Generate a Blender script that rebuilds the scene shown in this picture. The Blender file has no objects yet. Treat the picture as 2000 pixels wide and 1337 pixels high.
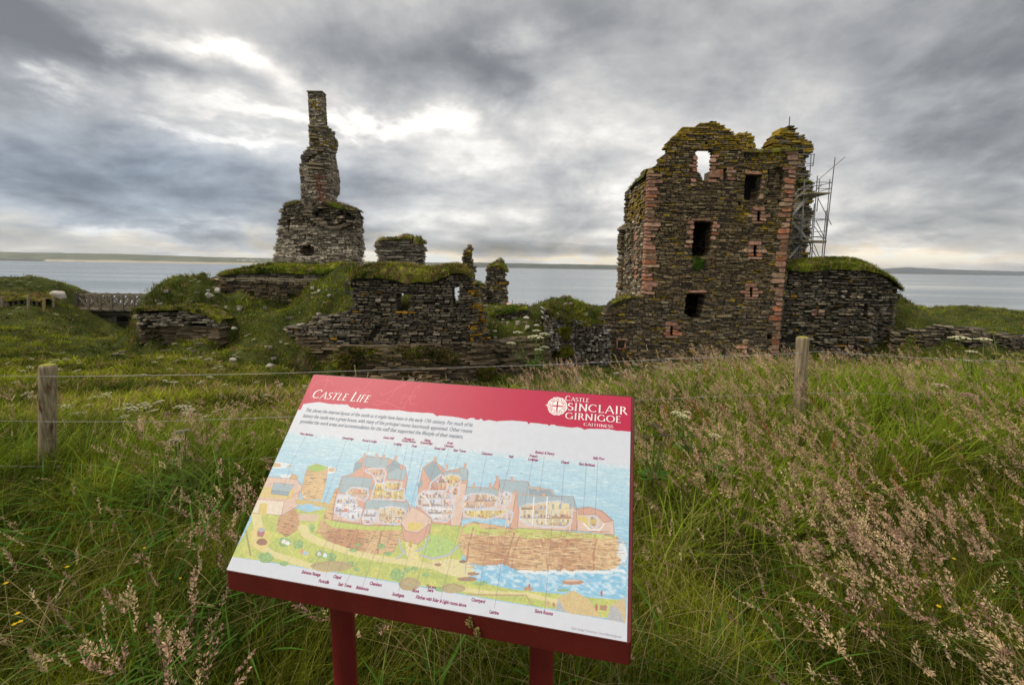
import bpy, math, random
import numpy as np
R = math.radians
C = bpy.context.scene.collection
rng = np.random.default_rng(7)
random.seed(7)

# ------------------------------------------------------------------ camera
EYE = np.array([0., 0., 1.65]); F = 889.; CX, CY = 1000., 668.5
TH = math.atan(148 / F); PH = R(.92)
_f = np.array([0, math.cos(TH), -math.sin(TH)]); _r0 = np.array([1., 0, 0]); _u0 = np.array([0, math.sin(TH), math.cos(TH)])
_r = _r0 * math.cos(PH) + _u0 * math.sin(PH); _u = _u0 * math.cos(PH) - _r0 * math.sin(PH)
cam = bpy.data.cameras.new('camera'); camo = bpy.data.objects.new('camera', cam); C.objects.link(camo)
from mathutils import Matrix, Vector
camo.matrix_world = Matrix(((_r[0], _u[0], -_f[0], EYE[0]), (_r[1], _u[1], -_f[1], EYE[1]), (_r[2], _u[2], -_f[2], EYE[2]), (0, 0, 0, 1)))
cam.sensor_width = 36; cam.lens = 36 * F / 2000; cam.clip_start = .05; cam.clip_end = 60000
bpy.context.scene.camera = camo

def ray(px, py):
    return _f + (px - CX) / F * _r - (py - CY) / F * _u
def P(px, py, Y):                       # point of the place seen at photo position px,py that lies Y metres ahead
    d = ray(px, py); return EYE + d * (Y / d[1])
def dirang(px, py):
    d = ray(px, py); d = d / np.linalg.norm(d)
    return math.atan2(d[0], d[1]), math.asin(d[2])

# ------------------------------------------------------------------ exposure
sc = bpy.context.scene
sc.view_settings.view_transform = 'Standard'; sc.view_settings.look = 'None'
sc.view_settings.exposure = 0.3; sc.view_settings.gamma = 1
try:
    sc.cycles.max_bounces = 5; sc.cycles.diffuse_bounces = 3; sc.cycles.transparent_max_bounces = 4
    sc.cycles.transmission_bounces = 3; sc.cycles.glossy_bounces = 2; sc.cycles.volume_bounces = 0
    sc.cycles.sample_clamp_indirect = 4
except Exception: pass

# ------------------------------------------------------------------ world: overcast sky
SUN_EL, SUN_AZ = 56, -105
world = bpy.data.worlds.new('World'); sc.world = world; world.use_nodes = True
nt = world.node_tree; N = nt.nodes; L = nt.links; N.clear()
def nd(tree, typ, **kw):
    n = tree.nodes.new(typ)
    for k, v in kw.items(): setattr(n, k, v)
    return n
def wm(op, a, b=None, c=None):
    n = N.new('ShaderNodeMath'); n.operation = op
    for i, v in enumerate((a, b, c)):
        if v is None: continue
        if isinstance(v, (int, float)): n.inputs[i].default_value = v
        else: L.new(v, n.inputs[i])
    return n.outputs[0]
out = N.new('ShaderNodeOutputWorld')
sky = nd(nt, 'ShaderNodeTexSky', sky_type='NISHITA', sun_disc=False, sun_elevation=R(SUN_EL), sun_rotation=R(SUN_AZ))
bg1 = N.new('ShaderNodeBackground'); bg1.inputs[1].default_value = .1; L.new(sky.outputs[0], bg1.inputs[0])
tc = N.new('ShaderNodeTexCoord'); sep = N.new('ShaderNodeSeparateXYZ'); L.new(tc.outputs['Generated'], sep.inputs[0])
X_, Y_, Z_ = sep.outputs
az0 = wm('ARCTAN2', X_, Y_); el0 = wm('ARCSINE', Z_)
# cloud deck coordinates: the direction carried up to a flat layer, so the clouds crowd together towards the horizon
den = wm('ADD', wm('MAXIMUM', Z_, 0.0), .10)
pc = N.new('ShaderNodeCombineXYZ'); L.new(wm('DIVIDE', X_, den), pc.inputs[0]); L.new(wm('DIVIDE', Y_, den), pc.inputs[1])
den2 = wm('ADD', wm('MAXIMUM', Z_, 0.0), .34); pc2 = N.new('ShaderNodeCombineXYZ'); L.new(wm('DIVIDE', X_, den2), pc2.inputs[0]); L.new(wm('DIVIDE', Y_, den2), pc2.inputs[1])
def noise(vec, scale, detail, rough, dist=0., sc3=None, rot=0):
    if sc3:
        mp = N.new('ShaderNodeMapping'); mp.inputs['Scale'].default_value = sc3; mp.inputs['Rotation'].default_value = (0, 0, rot)
        L.new(vec, mp.inputs[0]); vec = mp.outputs[0]
    n = N.new('ShaderNodeTexNoise'); n.inputs['Scale'].default_value = scale; n.inputs['Detail'].default_value = detail
    n.inputs['Roughness'].default_value = rough; n.inputs['Distortion'].default_value = dist
    L.new(vec, n.inputs['Vector']); return n
w1 = noise(pc2.outputs[0], 3.0, 5, .6, .2)
ws = N.new('ShaderNodeSeparateColor'); L.new(w1.outputs['Color'], ws.inputs[0])
az = wm('ADD', az0, wm('MULTIPLY', wm('SUBTRACT', ws.outputs[0], .5), .34))
el = wm('ADD', el0, wm('MULTIPLY', wm('SUBTRACT', ws.outputs[1], .5), .17))
n1 = noise(pc2.outputs[0], 1.7, 7, .58, .25, (1, .9, 1), R(-35))
n2 = noise(pc2.outputs[0], 6.0, 6, .56, .3, (.7, 1.2, 1), R(-28))
n3 = noise(pc.outputs[0], .9, 4, .55, .8, (.6, 1.0, 1), R(-12))
val = wm('ADD', wm('MULTIPLY', n1.outputs[0], 1.15), wm('MULTIPLY', n2.outputs[0], .26))
val = wm('ADD', val, wm('MULTIPLY', n3.outputs[0], .34))
val = wm('ADD', wm('MULTIPLY', wm('SUBTRACT', val, .875), 1.5), .625)
BL = [ # px, py, half-width, half-height (photo pixels), amount
 (20, 40, 240, 110, -.5), (40, 200, 150, 110, -.18), (320, 70, 80, 24, .40), (455, 90, 70, 28, .48), (570, 140, 60, 40, .28), (110, 165, 50, 22, .42),
 (215, 95, 30, 18, .30), (350, 190, 120, 16, .16), (400, 250, 130, 17, .34), (600, 222, 120, 18, .30), (470, 300, 200, 26, .02),
 (865, 232, 80, 22, .42), (700, 240, 90, 22, .22), (270, 125, 70, 22, -.22), (700, 90, 100, 60, -.05), (900, 120, 190, 90, -.28),
 (1030, 95, 55, 44, .38), (1000, 215, 40, 60, -.2), (1100, 200, 110, 60, .24), (1020, 240, 60, 30, .12), (240, 370, 300, 80, -.30), (60, 330, 180, 60, -.18),
 (500, 400, 130, 60, -.12), (780, 380, 140, 40, -.10), (850, 465, 200, 18, -.14), (820, 300, 120, 30, .1), (1150, 400, 160, 60, .05),
 (1300, 180, 240, 60, -.10), (1480, 90, 140, 40, .04), (1250, 60, 250, 60, -.12), (1960, 200, 200, 260, -.42), (1750, 60, 220, 90, -.12), (1180, 20, 200, 50, -.02),
 (1700, 330, 180, 60, -.06), (1250, 330, 200, 60, -.08), (640, 380, 200, 60, -.08), (1500, 470, 260, 30, .02), (1850, 480, 260, 16, .12), (1000, 507, 600, 9, .55), (1750, 505, 300, 12, .38),
 (1010, 488, 220, 10, -.22), (80, 470, 300, 25, .10), (300, 455, 160, 14, .14), (640, 500, 80, 8, .3), (330, 20, 300, 40, -.08), (1750, 400, 160, 40, -.06)]
def gauss(px, py, sx, sy):
    u0, v0 = dirang(px, py); a1, _ = dirang(px + sx, py); _, b1 = dirang(px, py - sy)
    su = abs(a1 - u0); sv = abs(b1 - v0)
    du = wm('MULTIPLY', wm('SUBTRACT', az, u0), 1 / su); dv = wm('MULTIPLY', wm('SUBTRACT', el if sy > 12 else el0, v0), 1 / sv)
    q = wm('ADD', wm('MULTIPLY', du, du), wm('MULTIPLY', dv, dv))
    return wm('POWER', 2.718, wm('MULTIPLY', q, -.7))
for (px, py, sx, sy, a) in BL:
    val = wm('MULTIPLY_ADD', gauss(px, py, sx, sy), a, val)
ramp = N.new('ShaderNodeValToRGB'); L.new(val, ramp.inputs[0]); cr = ramp.color_ramp; cr.interpolation = 'B_SPLINE'
cr.elements[0].position = 0; cr.elements[0].color = (.15, .152, .158, 1)
cr.elements[1].position = 1; cr.elements[1].color = (1.12, 1.06, .96, 1)
for p_, c_ in ((.25, (.275, .28, .288, 1)), (.5, (.45, .445, .44, 1)), (.72, (.67, .64, .60, 1)), (.88, (.95, .90, .82, 1))):
    e = cr.elements.new(p_); e.color = c_
# bluer air low on the left, warmer light along the horizon
def mixc(fac, a, b, mode='MIX'):
    m = N.new('ShaderNodeMix'); m.data_type = 'RGBA'; m.blend_type = mode
    if isinstance(fac, (int, float)): m.inputs[0].default_value = fac
    else: L.new(fac, m.inputs[0])
    for i, v in ((6, a), (7, b)):
        if isinstance(v, tuple): m.inputs[i].default_value = v
        else: L.new(v, m.inputs[i])
    return m.outputs[2]
blue = wm('ADD', wm('MULTIPLY', gauss(200, 370, 420, 110), .75), wm('MULTIPLY', gauss(1000, 330, 900, 200), .12))
col = mixc(blue, ramp.outputs[0], (.76, .92, 1.16, 1), 'MULTIPLY')
warm = wm('MULTIPLY', gauss(1100, 503, 1000, 13), 1.0)
col = mixc(warm, col, (1.16, 1.0, .76, 1), 'MULTIPLY')
bg2 = N.new('ShaderNodeBackground'); L.new(col, bg2.inputs[0]); bg2.inputs[1].default_value = 1
mx = N.new('ShaderNodeMixShader'); mx.inputs[0].default_value = .93; L.new(bg1.outputs[0], mx.inputs[1]); L.new(bg2.outputs[0], mx.inputs[2])
L.new(mx.outputs[0], out.inputs[0])
world.cycles.sampling_method = 'MANUAL'; world.cycles.sample_map_resolution = 512

sun = bpy.data.lights.new('sun', 'SUN'); sun.energy = 2.1; sun.angle = R(16); sun.color = (1, .88, .70)
suno = bpy.data.objects.new('sun', sun); C.objects.link(suno)
sd = Vector((math.sin(R(SUN_AZ)) * math.cos(R(SUN_EL)), math.cos(R(SUN_AZ)) * math.cos(R(SUN_EL)), math.sin(R(SUN_EL))))
suno.rotation_euler = sd.to_track_quat('Z', 'Y').to_euler()

# ------------------------------------------------------------------ helpers
def tag(o, label=None, cat=None, group=None, kind=None):
    if label: o['label'] = label
    if cat: o['category'] = cat
    if group: o['group'] = group
    if kind: o['kind'] = kind
    return o
def thing(name, loc, label, cat, group=None):
    o = bpy.data.objects.new(name, None); C.objects.link(o); o.location = [float(v) for v in loc]; o.empty_display_size = .2
    return tag(o, label, cat, group)
class MB:
    """collects vertices, faces and colours; build() links ONE mesh object"""
    def __init__(s): s.V = []; s.Cc = []; s.F = []; s.n = 0
    def add(s, V, faces, col):
        V = np.asarray(V, float).reshape(-1, 3); col = np.asarray(col, float)
        if col.ndim == 1: col = np.tile(col[:3], (len(V), 1))
        s.V.append(V); s.Cc.append(col[:, :3])
        for f in faces: s.F.append(np.asarray(f, np.int64) + s.n)
        s.n += len(V)
    def build(s, name, mat, parent=None, smooth=False):
        V = np.concatenate(s.V); Cc = np.concatenate(s.Cc)
        if parent is not None: V = V - np.array(parent_world(parent))
        me = bpy.data.meshes.new(name); me.vertices.add(len(V)); me.vertices.foreach_set('co', V.astype(np.float32).ravel())
        idx = np.concatenate([f.ravel() for f in s.F]); tot = np.concatenate([np.full(len(f), f.shape[1]) for f in s.F])
        me.loops.add(len(idx)); me.loops.foreach_set('vertex_index', idx.astype(np.int32))
        st = np.concatenate([[0], np.cumsum(tot)[:-1]]); me.polygons.add(len(tot)); me.polygons.foreach_set('loop_start', st.astype(np.int32))
        try: me.polygons.foreach_set('loop_total', tot.astype(np.int32))
        except Exception: pass
        me.polygons.foreach_set('use_smooth', np.full(len(tot), smooth))
        a = me.color_attributes.new('Col', 'FLOAT_COLOR', 'POINT')
        a.data.foreach_set('color', np.concatenate([Cc, np.ones((len(Cc), 1))], 1).astype(np.float32).ravel())
        me.update(calc_edges=True); me.validate()
        me.materials.append(mat); o = bpy.data.objects.new(name, me); C.objects.link(o)
        if parent is not None: o.parent = parent
        return o
def parent_world(p):
    v = Vector((0, 0, 0))
    while p is not None: v += p.location; p = p.parent
    return v
def quadbox(mb, c8, col):       # c8: 4 bottom + 4 top corners, same winding
    mb.add(c8, [np.array([[0, 3, 2, 1], [4, 5, 6, 7], [0, 1, 5, 4], [1, 2, 6, 5], [2, 3, 7, 6], [3, 0, 4, 7]])], col)
def box(mb, lo, hi, col):
    x0, y0, z0 = lo; x1, y1, z1 = hi
    quadbox(mb, [(x0, y0, z0), (x1, y0, z0), (x1, y1, z0), (x0, y1, z0), (x0, y0, z1), (x1, y0, z1), (x1, y1, z1), (x0, y1, z1)], col)
def tube(mb, pts, rad, col, k=6):
    pts = np.asarray(pts, float); n = len(pts); rad = np.broadcast_to(rad, (n,)); T = np.gradient(pts, axis=0); T /= np.linalg.norm(T, axis=1)[:, None] + 1e-9
    a = np.array([0, 0, 1.]) if abs(T[0][2]) < .9 else np.array([1., 0, 0]); V = []
    for i in range(n):
        s = np.cross(T[i], a); s /= np.linalg.norm(s); t = np.cross(s, T[i])
        for j in range(k):
            an = 2 * math.pi * j / k; V.append(pts[i] + rad[i] * (math.cos(an) * s + math.sin(an) * t))
    Fq = [[i * k + j, i * k + (j + 1) % k, (i + 1) * k + (j + 1) % k, (i + 1) * k + j] for i in range(n - 1) for j in range(k)]
    mb.add(V, [np.array(Fq), np.array([list(range(k))[::-1]]), np.array([[(n - 1) * k + j for j in range(k)]])], col)
def beam(mb, a, b, w, h, col):   # rectangular bar from a to b
    a = np.asarray(a, float); b = np.asarray(b, float); t = (b - a) / np.linalg.norm(b - a)
    up = np.array([0, 0, 1.]) if abs(t[2]) < .95 else np.array([0, 1., 0]); s = np.cross(t, up); s /= np.linalg.norm(s); v = np.cross(s, t)
    q = [a + s * i * w / 2 + v * j * h / 2 for i, j in ((-1, -1), (1, -1), (1, 1), (-1, 1))]; q2 = [p + (b - a) for p in q]
    quadbox(mb, q + q2, col)
def hash2(ix, iy, s):
    h = np.sin(ix * 127.1 + iy * 311.7 + s * 74.7) * 43758.5453
    return h - np.floor(h)
def vnoise(x, y, s=0):
    ix = np.floor(x); iy = np.floor(y); fx = x - ix; fy = y - iy; fx = fx * fx * (3 - 2 * fx); fy = fy * fy * (3 - 2 * fy)
    return (hash2(ix, iy, s) * (1 - fx) + hash2(ix + 1, iy, s) * fx) * (1 - fy) + (hash2(ix, iy + 1, s) * (1 - fx) + hash2(ix + 1, iy + 1, s) * fx) * fy
def fbm(x, y, s=0, o=4):
    t = 0; a = .5
    for i in range(o): t = t + a * vnoise(x * 2 ** i, y * 2 ** i, s + i); a *= .5
    return t / (1 - .5 ** o)

# ------------------------------------------------------------------ materials
def mat(name, rough=.9, var=.35, vscale=6., bump=0., bscale=20., spec=.3, trans=0., mottle=None):
    m = bpy.data.materials.new(name); m.use_nodes = True; t = m.node_tree; b = t.nodes['Principled BSDF']
    at = t.nodes.new('ShaderNodeAttribute'); at.attribute_name = 'Col'
    co = t.nodes.new('ShaderNodeTexCoord')
    no = t.nodes.new('ShaderNodeTexNoise'); no.inputs['Scale'].default_value = vscale; no.inputs['Detail'].default_value = 4; t.links.new(co.outputs['Object'], no.inputs['Vector'])
    mr = t.nodes.new('ShaderNodeMapRange'); mr.inputs[1].default_value = .25; mr.inputs[2].default_value = .75; mr.inputs[3].default_value = 1 - var; mr.inputs[4].default_value = 1 + var
    t.links.new(no.outputs[0], mr.inputs[0])
    mu = t.nodes.new('ShaderNodeVectorMath'); mu.operation = 'SCALE'; t.links.new(at.outputs['Color'], mu.inputs[0]); t.links.new(mr.outputs[0], mu.inputs['Scale'])
    colo = mu.outputs[0]
    if mottle:
        mc, msc, mlo, mhi = mottle
        n2_ = t.nodes.new('ShaderNodeTexNoise'); n2_.inputs['Scale'].default_value = msc; n2_.inputs['Detail'].default_value = 5; n2_.inputs['Roughness'].default_value = .65
        t.links.new(co.outputs['Object'], n2_.inputs['Vector'])
        r2 = t.nodes.new('ShaderNodeMapRange'); r2.inputs[1].default_value = mlo; r2.inputs[2].default_value = mhi; t.links.new(n2_.outputs[0], r2.inputs[0])
        mm = t.nodes.new('ShaderNodeMix'); mm.data_type = 'RGBA'; t.links.new(r2.outputs[0], mm.inputs[0]); t.links.new(colo, mm.inputs[6]); mm.inputs[7].default_value = (*mc, 1)
        colo = mm.outputs[2]
    t.links.new(colo, b.inputs['Base Color']); b.inputs['Roughness'].default_value = rough; b.inputs['Specular IOR Level'].default_value = spec
    if bump:
        bn = t.nodes.new('ShaderNodeTexNoise'); bn.inputs['Scale'].default_value = bscale; bn.inputs['Detail'].default_value = 5; t.links.new(co.outputs['Object'], bn.inputs['Vector'])
        bp = t.nodes.new('ShaderNodeBump'); bp.inputs['Strength'].default_value = bump; bp.inputs['Distance'].default_value = .02
        t.links.new(bn.outputs[0], bp.inputs['Height']); t.links.new(bp.outputs[0], b.inputs['Normal'])
    if trans:
        tr = t.nodes.new('ShaderNodeBsdfTranslucent'); t.links.new(colo, tr.inputs[0]); ms = t.nodes.new('ShaderNodeMixShader'); ms.inputs[0].default_value = trans
        o = t.nodes['Material Output']; t.links.new(b.outputs[0], ms.inputs[1]); t.links.new(tr.outputs[0], ms.inputs[2]); t.links.new(ms.outputs[0], o.inputs[0])
    return m
M_stone = mat('flagstone', .93, .45, 5, .5, 14, .2)
M_turf = mat('turf', .95, .3, 3, .4, 12, .1)
M_grass = mat('grass_blades', .7, .2, 2, spec=.06, trans=.25)
M_far_grass = mat('far_grass', .85, .25, .9, spec=.03, trans=.22)
M_ground = mat('earth', .97, .4, 1.3, .8, 6, .1)
M_rock = mat('rock', .9, .4, 3, .8, 9, .2)
M_wood = mat('weathered_wood', .85, .3, 8, .3, 30, .2)
M_steel = mat('galvanised_steel', .45, .25, 10, spec=.5)
M_paint = mat('red_paint', .42, .16, 14, .05, 160, .45, mottle=((.12, .02, .018), 55, .60, .72))
M_print = mat('printed_panel', .42, .03, 60, spec=.3)
M_flower = mat('flower', .8, .1, 20, trans=.3)
M_land = mat('distant_land', .95, .25, .004, spec=.05)

# fence post wood: upright grain and brown stains
def post_mat():
    m = bpy.data.materials.new('round_post_wood'); m.use_nodes = True; t = m.node_tree; b = t.nodes['Principled BSDF']
    co = t.nodes.new('ShaderNodeTexCoord'); mp = t.nodes.new('ShaderNodeMapping'); mp.inputs['Scale'].default_value = (60, 60, 3.5); t.links.new(co.outputs['Object'], mp.inputs[0])
    n = t.nodes.new('ShaderNodeTexNoise'); n.inputs['Scale'].default_value = 1; n.inputs['Detail'].default_value = 6; t.links.new(mp.outputs[0], n.inputs['Vector'])
    r = t.nodes.new('ShaderNodeValToRGB'); r.color_ramp.elements[0].position = .3; r.color_ramp.elements[0].color = (.13, .10, .06, 1); r.color_ramp.elements[1].position = .7; r.color_ramp.elements[1].color = (.40, .33, .21, 1)
    t.links.new(n.outputs[0], r.inputs[0])
    mp2 = t.nodes.new('ShaderNodeMapping'); mp2.inputs['Scale'].default_value = (14, 14, 4.5); t.links.new(co.outputs['Object'], mp2.inputs[0])
    n2 = t.nodes.new('ShaderNodeTexNoise'); n2.inputs['Scale'].default_value = 1; n2.inputs['Detail'].default_value = 3; t.links.new(mp2.outputs[0], n2.inputs['Vector'])
    r2 = t.nodes.new('ShaderNodeMapRange'); r2.inputs[1].default_value = .56; r2.inputs[2].default_value = .66; t.links.new(n2.outputs[0], r2.inputs[0])
    mm = t.nodes.new('ShaderNodeMix'); mm.data_type = 'RGBA'; t.links.new(r2.outputs[0], mm.inputs[0]); t.links.new(r.outputs[0], mm.inputs[6]); mm.inputs[7].default_value = (.085, .04, .015, 1)
    t.links.new(mm.outputs[2], b.inputs['Base Color']); b.inputs['Roughness'].default_value = .9
    bp = t.nodes.new('ShaderNodeBump'); bp.inputs['Strength'].default_value = .5; bp.inputs['Distance'].default_value = .004; t.links.new(n.outputs[0], bp.inputs['Height']); t.links.new(bp.outputs[0], b.inputs['Normal'])
    return m
M_post = post_mat()

# ------------------------------------------------------------------ ground
GP = []
def g(*pts):
    for p in pts: GP.append(P(*p))
def gw(*pts):
    for p in pts: GP.append(np.array(p, float))
for y in (-4, -1, 2): gw(*[(x, y, 0) for x in (-12, -6, -2, 0, 2, 6, 12)])
gw((-12, 4, -.05), (-6, 3.6, -.05), (-3, 3.6, -.06), (0, 4, 0), (1.2, 3.9, .10), (2.2, 3.75, .24), (3.4, 3.9, .28), (5, 4, .28), (9, 4, .25), (13, 5, .1), (0, 5, .04), (2, 5, .2), (4, 5.2, .2), (3, 5.9, .12), (6, 6, .12), (9, 6.5, .05), (2.2, 3.1, .12), (4, 3.1, .15), (-1, 4.6, -.1), (-4, 4.8, -.35), (-8, 5, -.35))
gw((1, 7.5, -1.4), (4, 8.5, -1.6), (8, 9, -1.6), (14, 10, -1.4), (22, 14, -1.5), (0, 9, -2.2), (-2, 10, -2.0))
g((-200, 800, 6.5), (0, 800, 6.5), (300, 800, 6.5), (500, 790, 7), (0, 770, 9), (250, 768, 9), (450, 765, 10), (0, 740, 12), (250, 740, 12.5), (500, 738, 13), (-300, 740, 13),
  (0, 700, 17), (150, 706, 18), (300, 712, 18), (450, 716, 18), (560, 722, 18), (0, 655, 23), (120, 655, 25), (230, 684, 24.5), (245, 655, 28), (262, 700, 23.2), (330, 694, 23.3), (425, 690, 23.3),
  (-100, 612, 27), (0, 613, 27.5), (80, 610, 29), (130, 606, 31), (170, 605, 33.5), (0, 604, 29.6), (85, 604, 29.9), (0, 574, 31.2), (85, 578, 31.4), (-150, 560, 33), (110, 592, 33), (140, 596, 34.5),
  (0, 543, 35), (60, 544, 36), (120, 556, 37), (150, 566, 38), (190, 573, 39), (-200, 535, 35), (205, 640, 33), (225, 648, 33), (250, 640, 36))
g((270, 611, 24.7), (300, 605, 24.7), (360, 605, 24.8), (405, 612, 24.8), (275, 596, 25.6), (335, 545, 27.2), (365, 541, 27.4), (405, 538, 27.4), (425, 558, 27.3), (300, 566, 26.6), (254, 652, 26), (250, 660, 30),
  (440, 602, 26), (468, 564, 26.8), (500, 584, 26.8), (555, 607, 26.6), (590, 582, 26.9), (620, 552, 27.2), (650, 530, 27.6), (690, 517, 28.4), (670, 545, 27), (676, 560, 26.4),
  (434, 645, 24.6), (480, 640, 24.9), (540, 640, 24.9), (600, 612, 25.5), (640, 592, 26), (672, 584, 26.2), (660, 612, 24.8), (610, 622, 24.9), (560, 640, 24.5),
  (440, 688, 22.6), (520, 692, 22.6), (590, 682, 23.2), (640, 700, 22.9))
gw((-11, 23.2, -4.2), (-7, 23, -4.5), (-3, 23, -4.6), (1, 23, -4.6), (4, 24.5, -4.6), (0, 15, -4.2), (6, 18, -4.6), (-5, 15, -3.4), (-8, 13, -2.2), (13, 20, -4.3), (20, 22, -4.0), (-4, 19, -4.3))
g((720, 592, 28), (800, 594, 28), (870, 596, 28), (500, 524, 29.6), (430, 537, 29.8), (560, 521, 30.5), (700, 521, 31), (620, 520, 34), (745, 604, 30), (790, 606, 30.2), (830, 604, 30.2), (790, 606, 33), (790, 606, 35), (712, 540, 31.5), (560, 521, 34),
  (880, 590, 31), (915, 592, 33), (975, 604, 33.5), (950, 604, 30), (1000, 600, 31), (1030, 603, 31), (1060, 592, 29.8), (1100, 587, 29.8), (1130, 602, 29.8), (1165, 622, 29.8), (1180, 626, 31),
  (960, 622, 26.8), (1040, 626, 27.4), (960, 640, 26.2), (1040, 648, 27.9), (1085, 612, 29.8), (1150, 632, 29.8), (1210, 592, 32.2), (1180, 630, 31.6))
gw((2, 26, -3.6), (4.5, 27.4, -4.4), (9, 29, -4.6), (14, 29.2, -4.6), (20, 29.2, -4.4), (25, 29.2, -4.4), (10, 33, -4), (15, 33, -4), (10, 36, -4), (15, 36, -4))
g((1560, 522, 31.5), (1640, 517, 32), (1700, 522, 32.5), (1600, 515, 36), (1650, 520, 38), (1758, 720, 28.4), (1850, 718, 28.2), (1950, 712, 28), (2100, 700, 28), (1775, 642, 29.9), (1850, 641, 29.9), (1930, 650, 29.9), (2010, 655, 29.9),
  (1765, 612, 33), (1800, 604, 35), (1830, 603, 37), (1880, 597, 38), (1950, 605, 38), (2000, 614, 37), (2150, 632, 37), (1900, 622, 33), (2000, 632, 32), (2150, 650, 31))
for x in (-60, -40, -25, -10, 5, 20, 35, 50, 62): gw((x, 47, -7), (x, 54, -17), (x, 62, -23.5), (x, 70, -26))
gw((-60, 10, -1), (-60, 30, 0), (62, 10, -3), (62, 30, -5), (60, -4, 0), (-60, -4, 0), (2, 40, -8), (8, 42, -10), (-20, 42, -5), (-28, 43, -4), (28, 44, -5))
def foot(pts, Y0, Y1):
    """ground points along the foot of a wall: photo positions, Y running from Y0 to Y1"""
    n = len(pts)
    for i, (x, y) in enumerate(pts): g((x, y, Y0 + (Y1 - Y0) * i / max(1, n - 1)))
foot([(x, 712) for x in range(1190, 1530, 30)], 29.4, 29.4); foot([(x, 716) for x in range(1200, 1530, 40)], 28.2, 28.2)
foot([(1540, 714), (1580, 714), (1620, 714), (1660, 714), (1700, 713)], 29.6, 29.6); foot([(1725, 706), (1745, 700), (1760, 690)], 29.9, 30.8); foot([(x, 716) for x in range(1540, 1780, 40)], 28.6, 28.6)
foot([(x, 712) for x in range(1790, 2100, 40)], 28.6, 28.6); foot([(x, 660) for x in range(1800, 2100, 50)], 30.2, 30.2); foot([(1775, 665), (1768, 655)], 31, 32.5)
foot([(1550, 560), (1600, 545), (1650, 545), (1700, 560)], 32.4, 32.4)
for x in (9.5, 12, 14.5, 17): gw((x, 31.6, -4.2), (x, 35.4, -4.2))
for x in (7.6,): gw((x, 31.6, -1.6), (x, 35, -2.4), (x - 1.5, 36, -2.6))
foot([(x, 752) for x in range(600, 960, 36)], 22.9, 22.9); foot([(980, 735), (1000, 735), (1040, 735), (1070, 730)], 24.2, 26); gw((-8, 21.5, -4.8), (-4, 21, -5), (0, 21, -5))
foot([(x, 600) for x in range(700, 920, 36)], 25.6, 25.6); foot([(940, 630), (965, 625)], 26.6, 27)
foot([(1085, 722), (1120, 722), (1155, 722), (1185, 722)], 27.6, 27.8); foot([(1085, 720), (1130, 722), (1180, 725)], 26, 26); foot([(1070, 606), (1100, 596), (1130, 610), (1165, 630)], 29.6, 29.6)
foot([(420, 600), (445, 602)], 27.7, 27.7); foot([(475, 600), (505, 604), (530, 610), (555, 611), (575, 604)], 27.8, 27.8); foot([(430, 540), (500, 530), (560, 528), (640, 528)], 29.3, 29.3)
foot([(268, 692), (300, 690), (340, 676), (380, 664), (410, 668), (430, 690)], 23.7, 23.7); foot([(262, 650), (258, 656)], 26.6, 28.6); gw((-20.6, 23.6, -3.3), (-20.8, 25, -3.3))
foot([(586, 686), (600, 694)], 23.3, 23.3)
foot([(952, 640), (980, 636), (1010, 632), (1035, 630), (1055, 634)], 28.1, 28.1); g((950, 645, 26.2), (1000, 646, 27.3), (1050, 648, 28)); foot([(970, 742), (1000, 740), (1040, 738), (1068, 736)], 24.7, 26.6); foot([(1080, 724), (1110, 724), (1145, 724), (1180, 724)], 27.9, 28.0); foot([(1090, 724), (1140, 724), (1180, 724)], 28.8, 28.9)
g((200, 662, 31), (240, 668, 31), (165, 640, 31.8), (215, 664, 29), (225, 652, 32.4), (190, 650, 32.6), (210, 640, 36.5), (180, 630, 37), (250, 655, 33), (200, 668, 28), (110, 640, 28), (60, 636, 28.3), (140, 612, 32.5))
for x, z_ in ((-10.5, -4.3), (-8.5, -4.4), (-6.5, -4.5), (-4.5, -4.6), (-2.5, -4.6)): gw((x, 24.5, z_), (x, 22.6, z_ - .3))
for x in (-20, -18.6, -17.2, -15.8): gw((x, 24.5, -3.0), (x, 23.0, -3.15))
for x in (7.2, 8, 9): gw((x, 30.6, -4.4), (x, 29, -4.6))
for x in (18.6, 21, 23.5): gw((x, 31.0, -4.2))
GP = np.array(GP)
_d = np.hypot(GP[:, None, 0] - GP[None, :, 0], GP[:, None, 1] - GP[None, :, 1])
_W = np.linalg.solve(_d + np.eye(len(GP)) * 1e-3 - 0, GP[:, 2] - (-2.0))
def hz(x, y):
    x = np.asarray(x, float); y = np.asarray(y, float); sh = x.shape; x = x.ravel(); y = y.ravel(); z = np.empty(len(x))
    for i in range(0, len(x), 20000):
        z[i:i + 20000] = np.hypot(x[i:i + 20000, None] - GP[None, :, 0], y[i:i + 20000, None] - GP[None, :, 1]) @ _W - 2.0
    a = np.clip((y - 5) / 8, .12, 1)
    w = np.clip((22 - y) / 6, 0, 1) * np.clip((2 - x) / 3, 0, 1)
    z = z + a * ((fbm(x * .45, y * .45, 3) - .5) * (.5 + .35 * w) + (fbm(x * 1.5, y * 1.5, 9) - .5) * .42 + np.abs(fbm(x * .9, y * .9, 14) - .5) * -.5 + .06)
    return z.reshape(sh)
SEA = -22.
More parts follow.
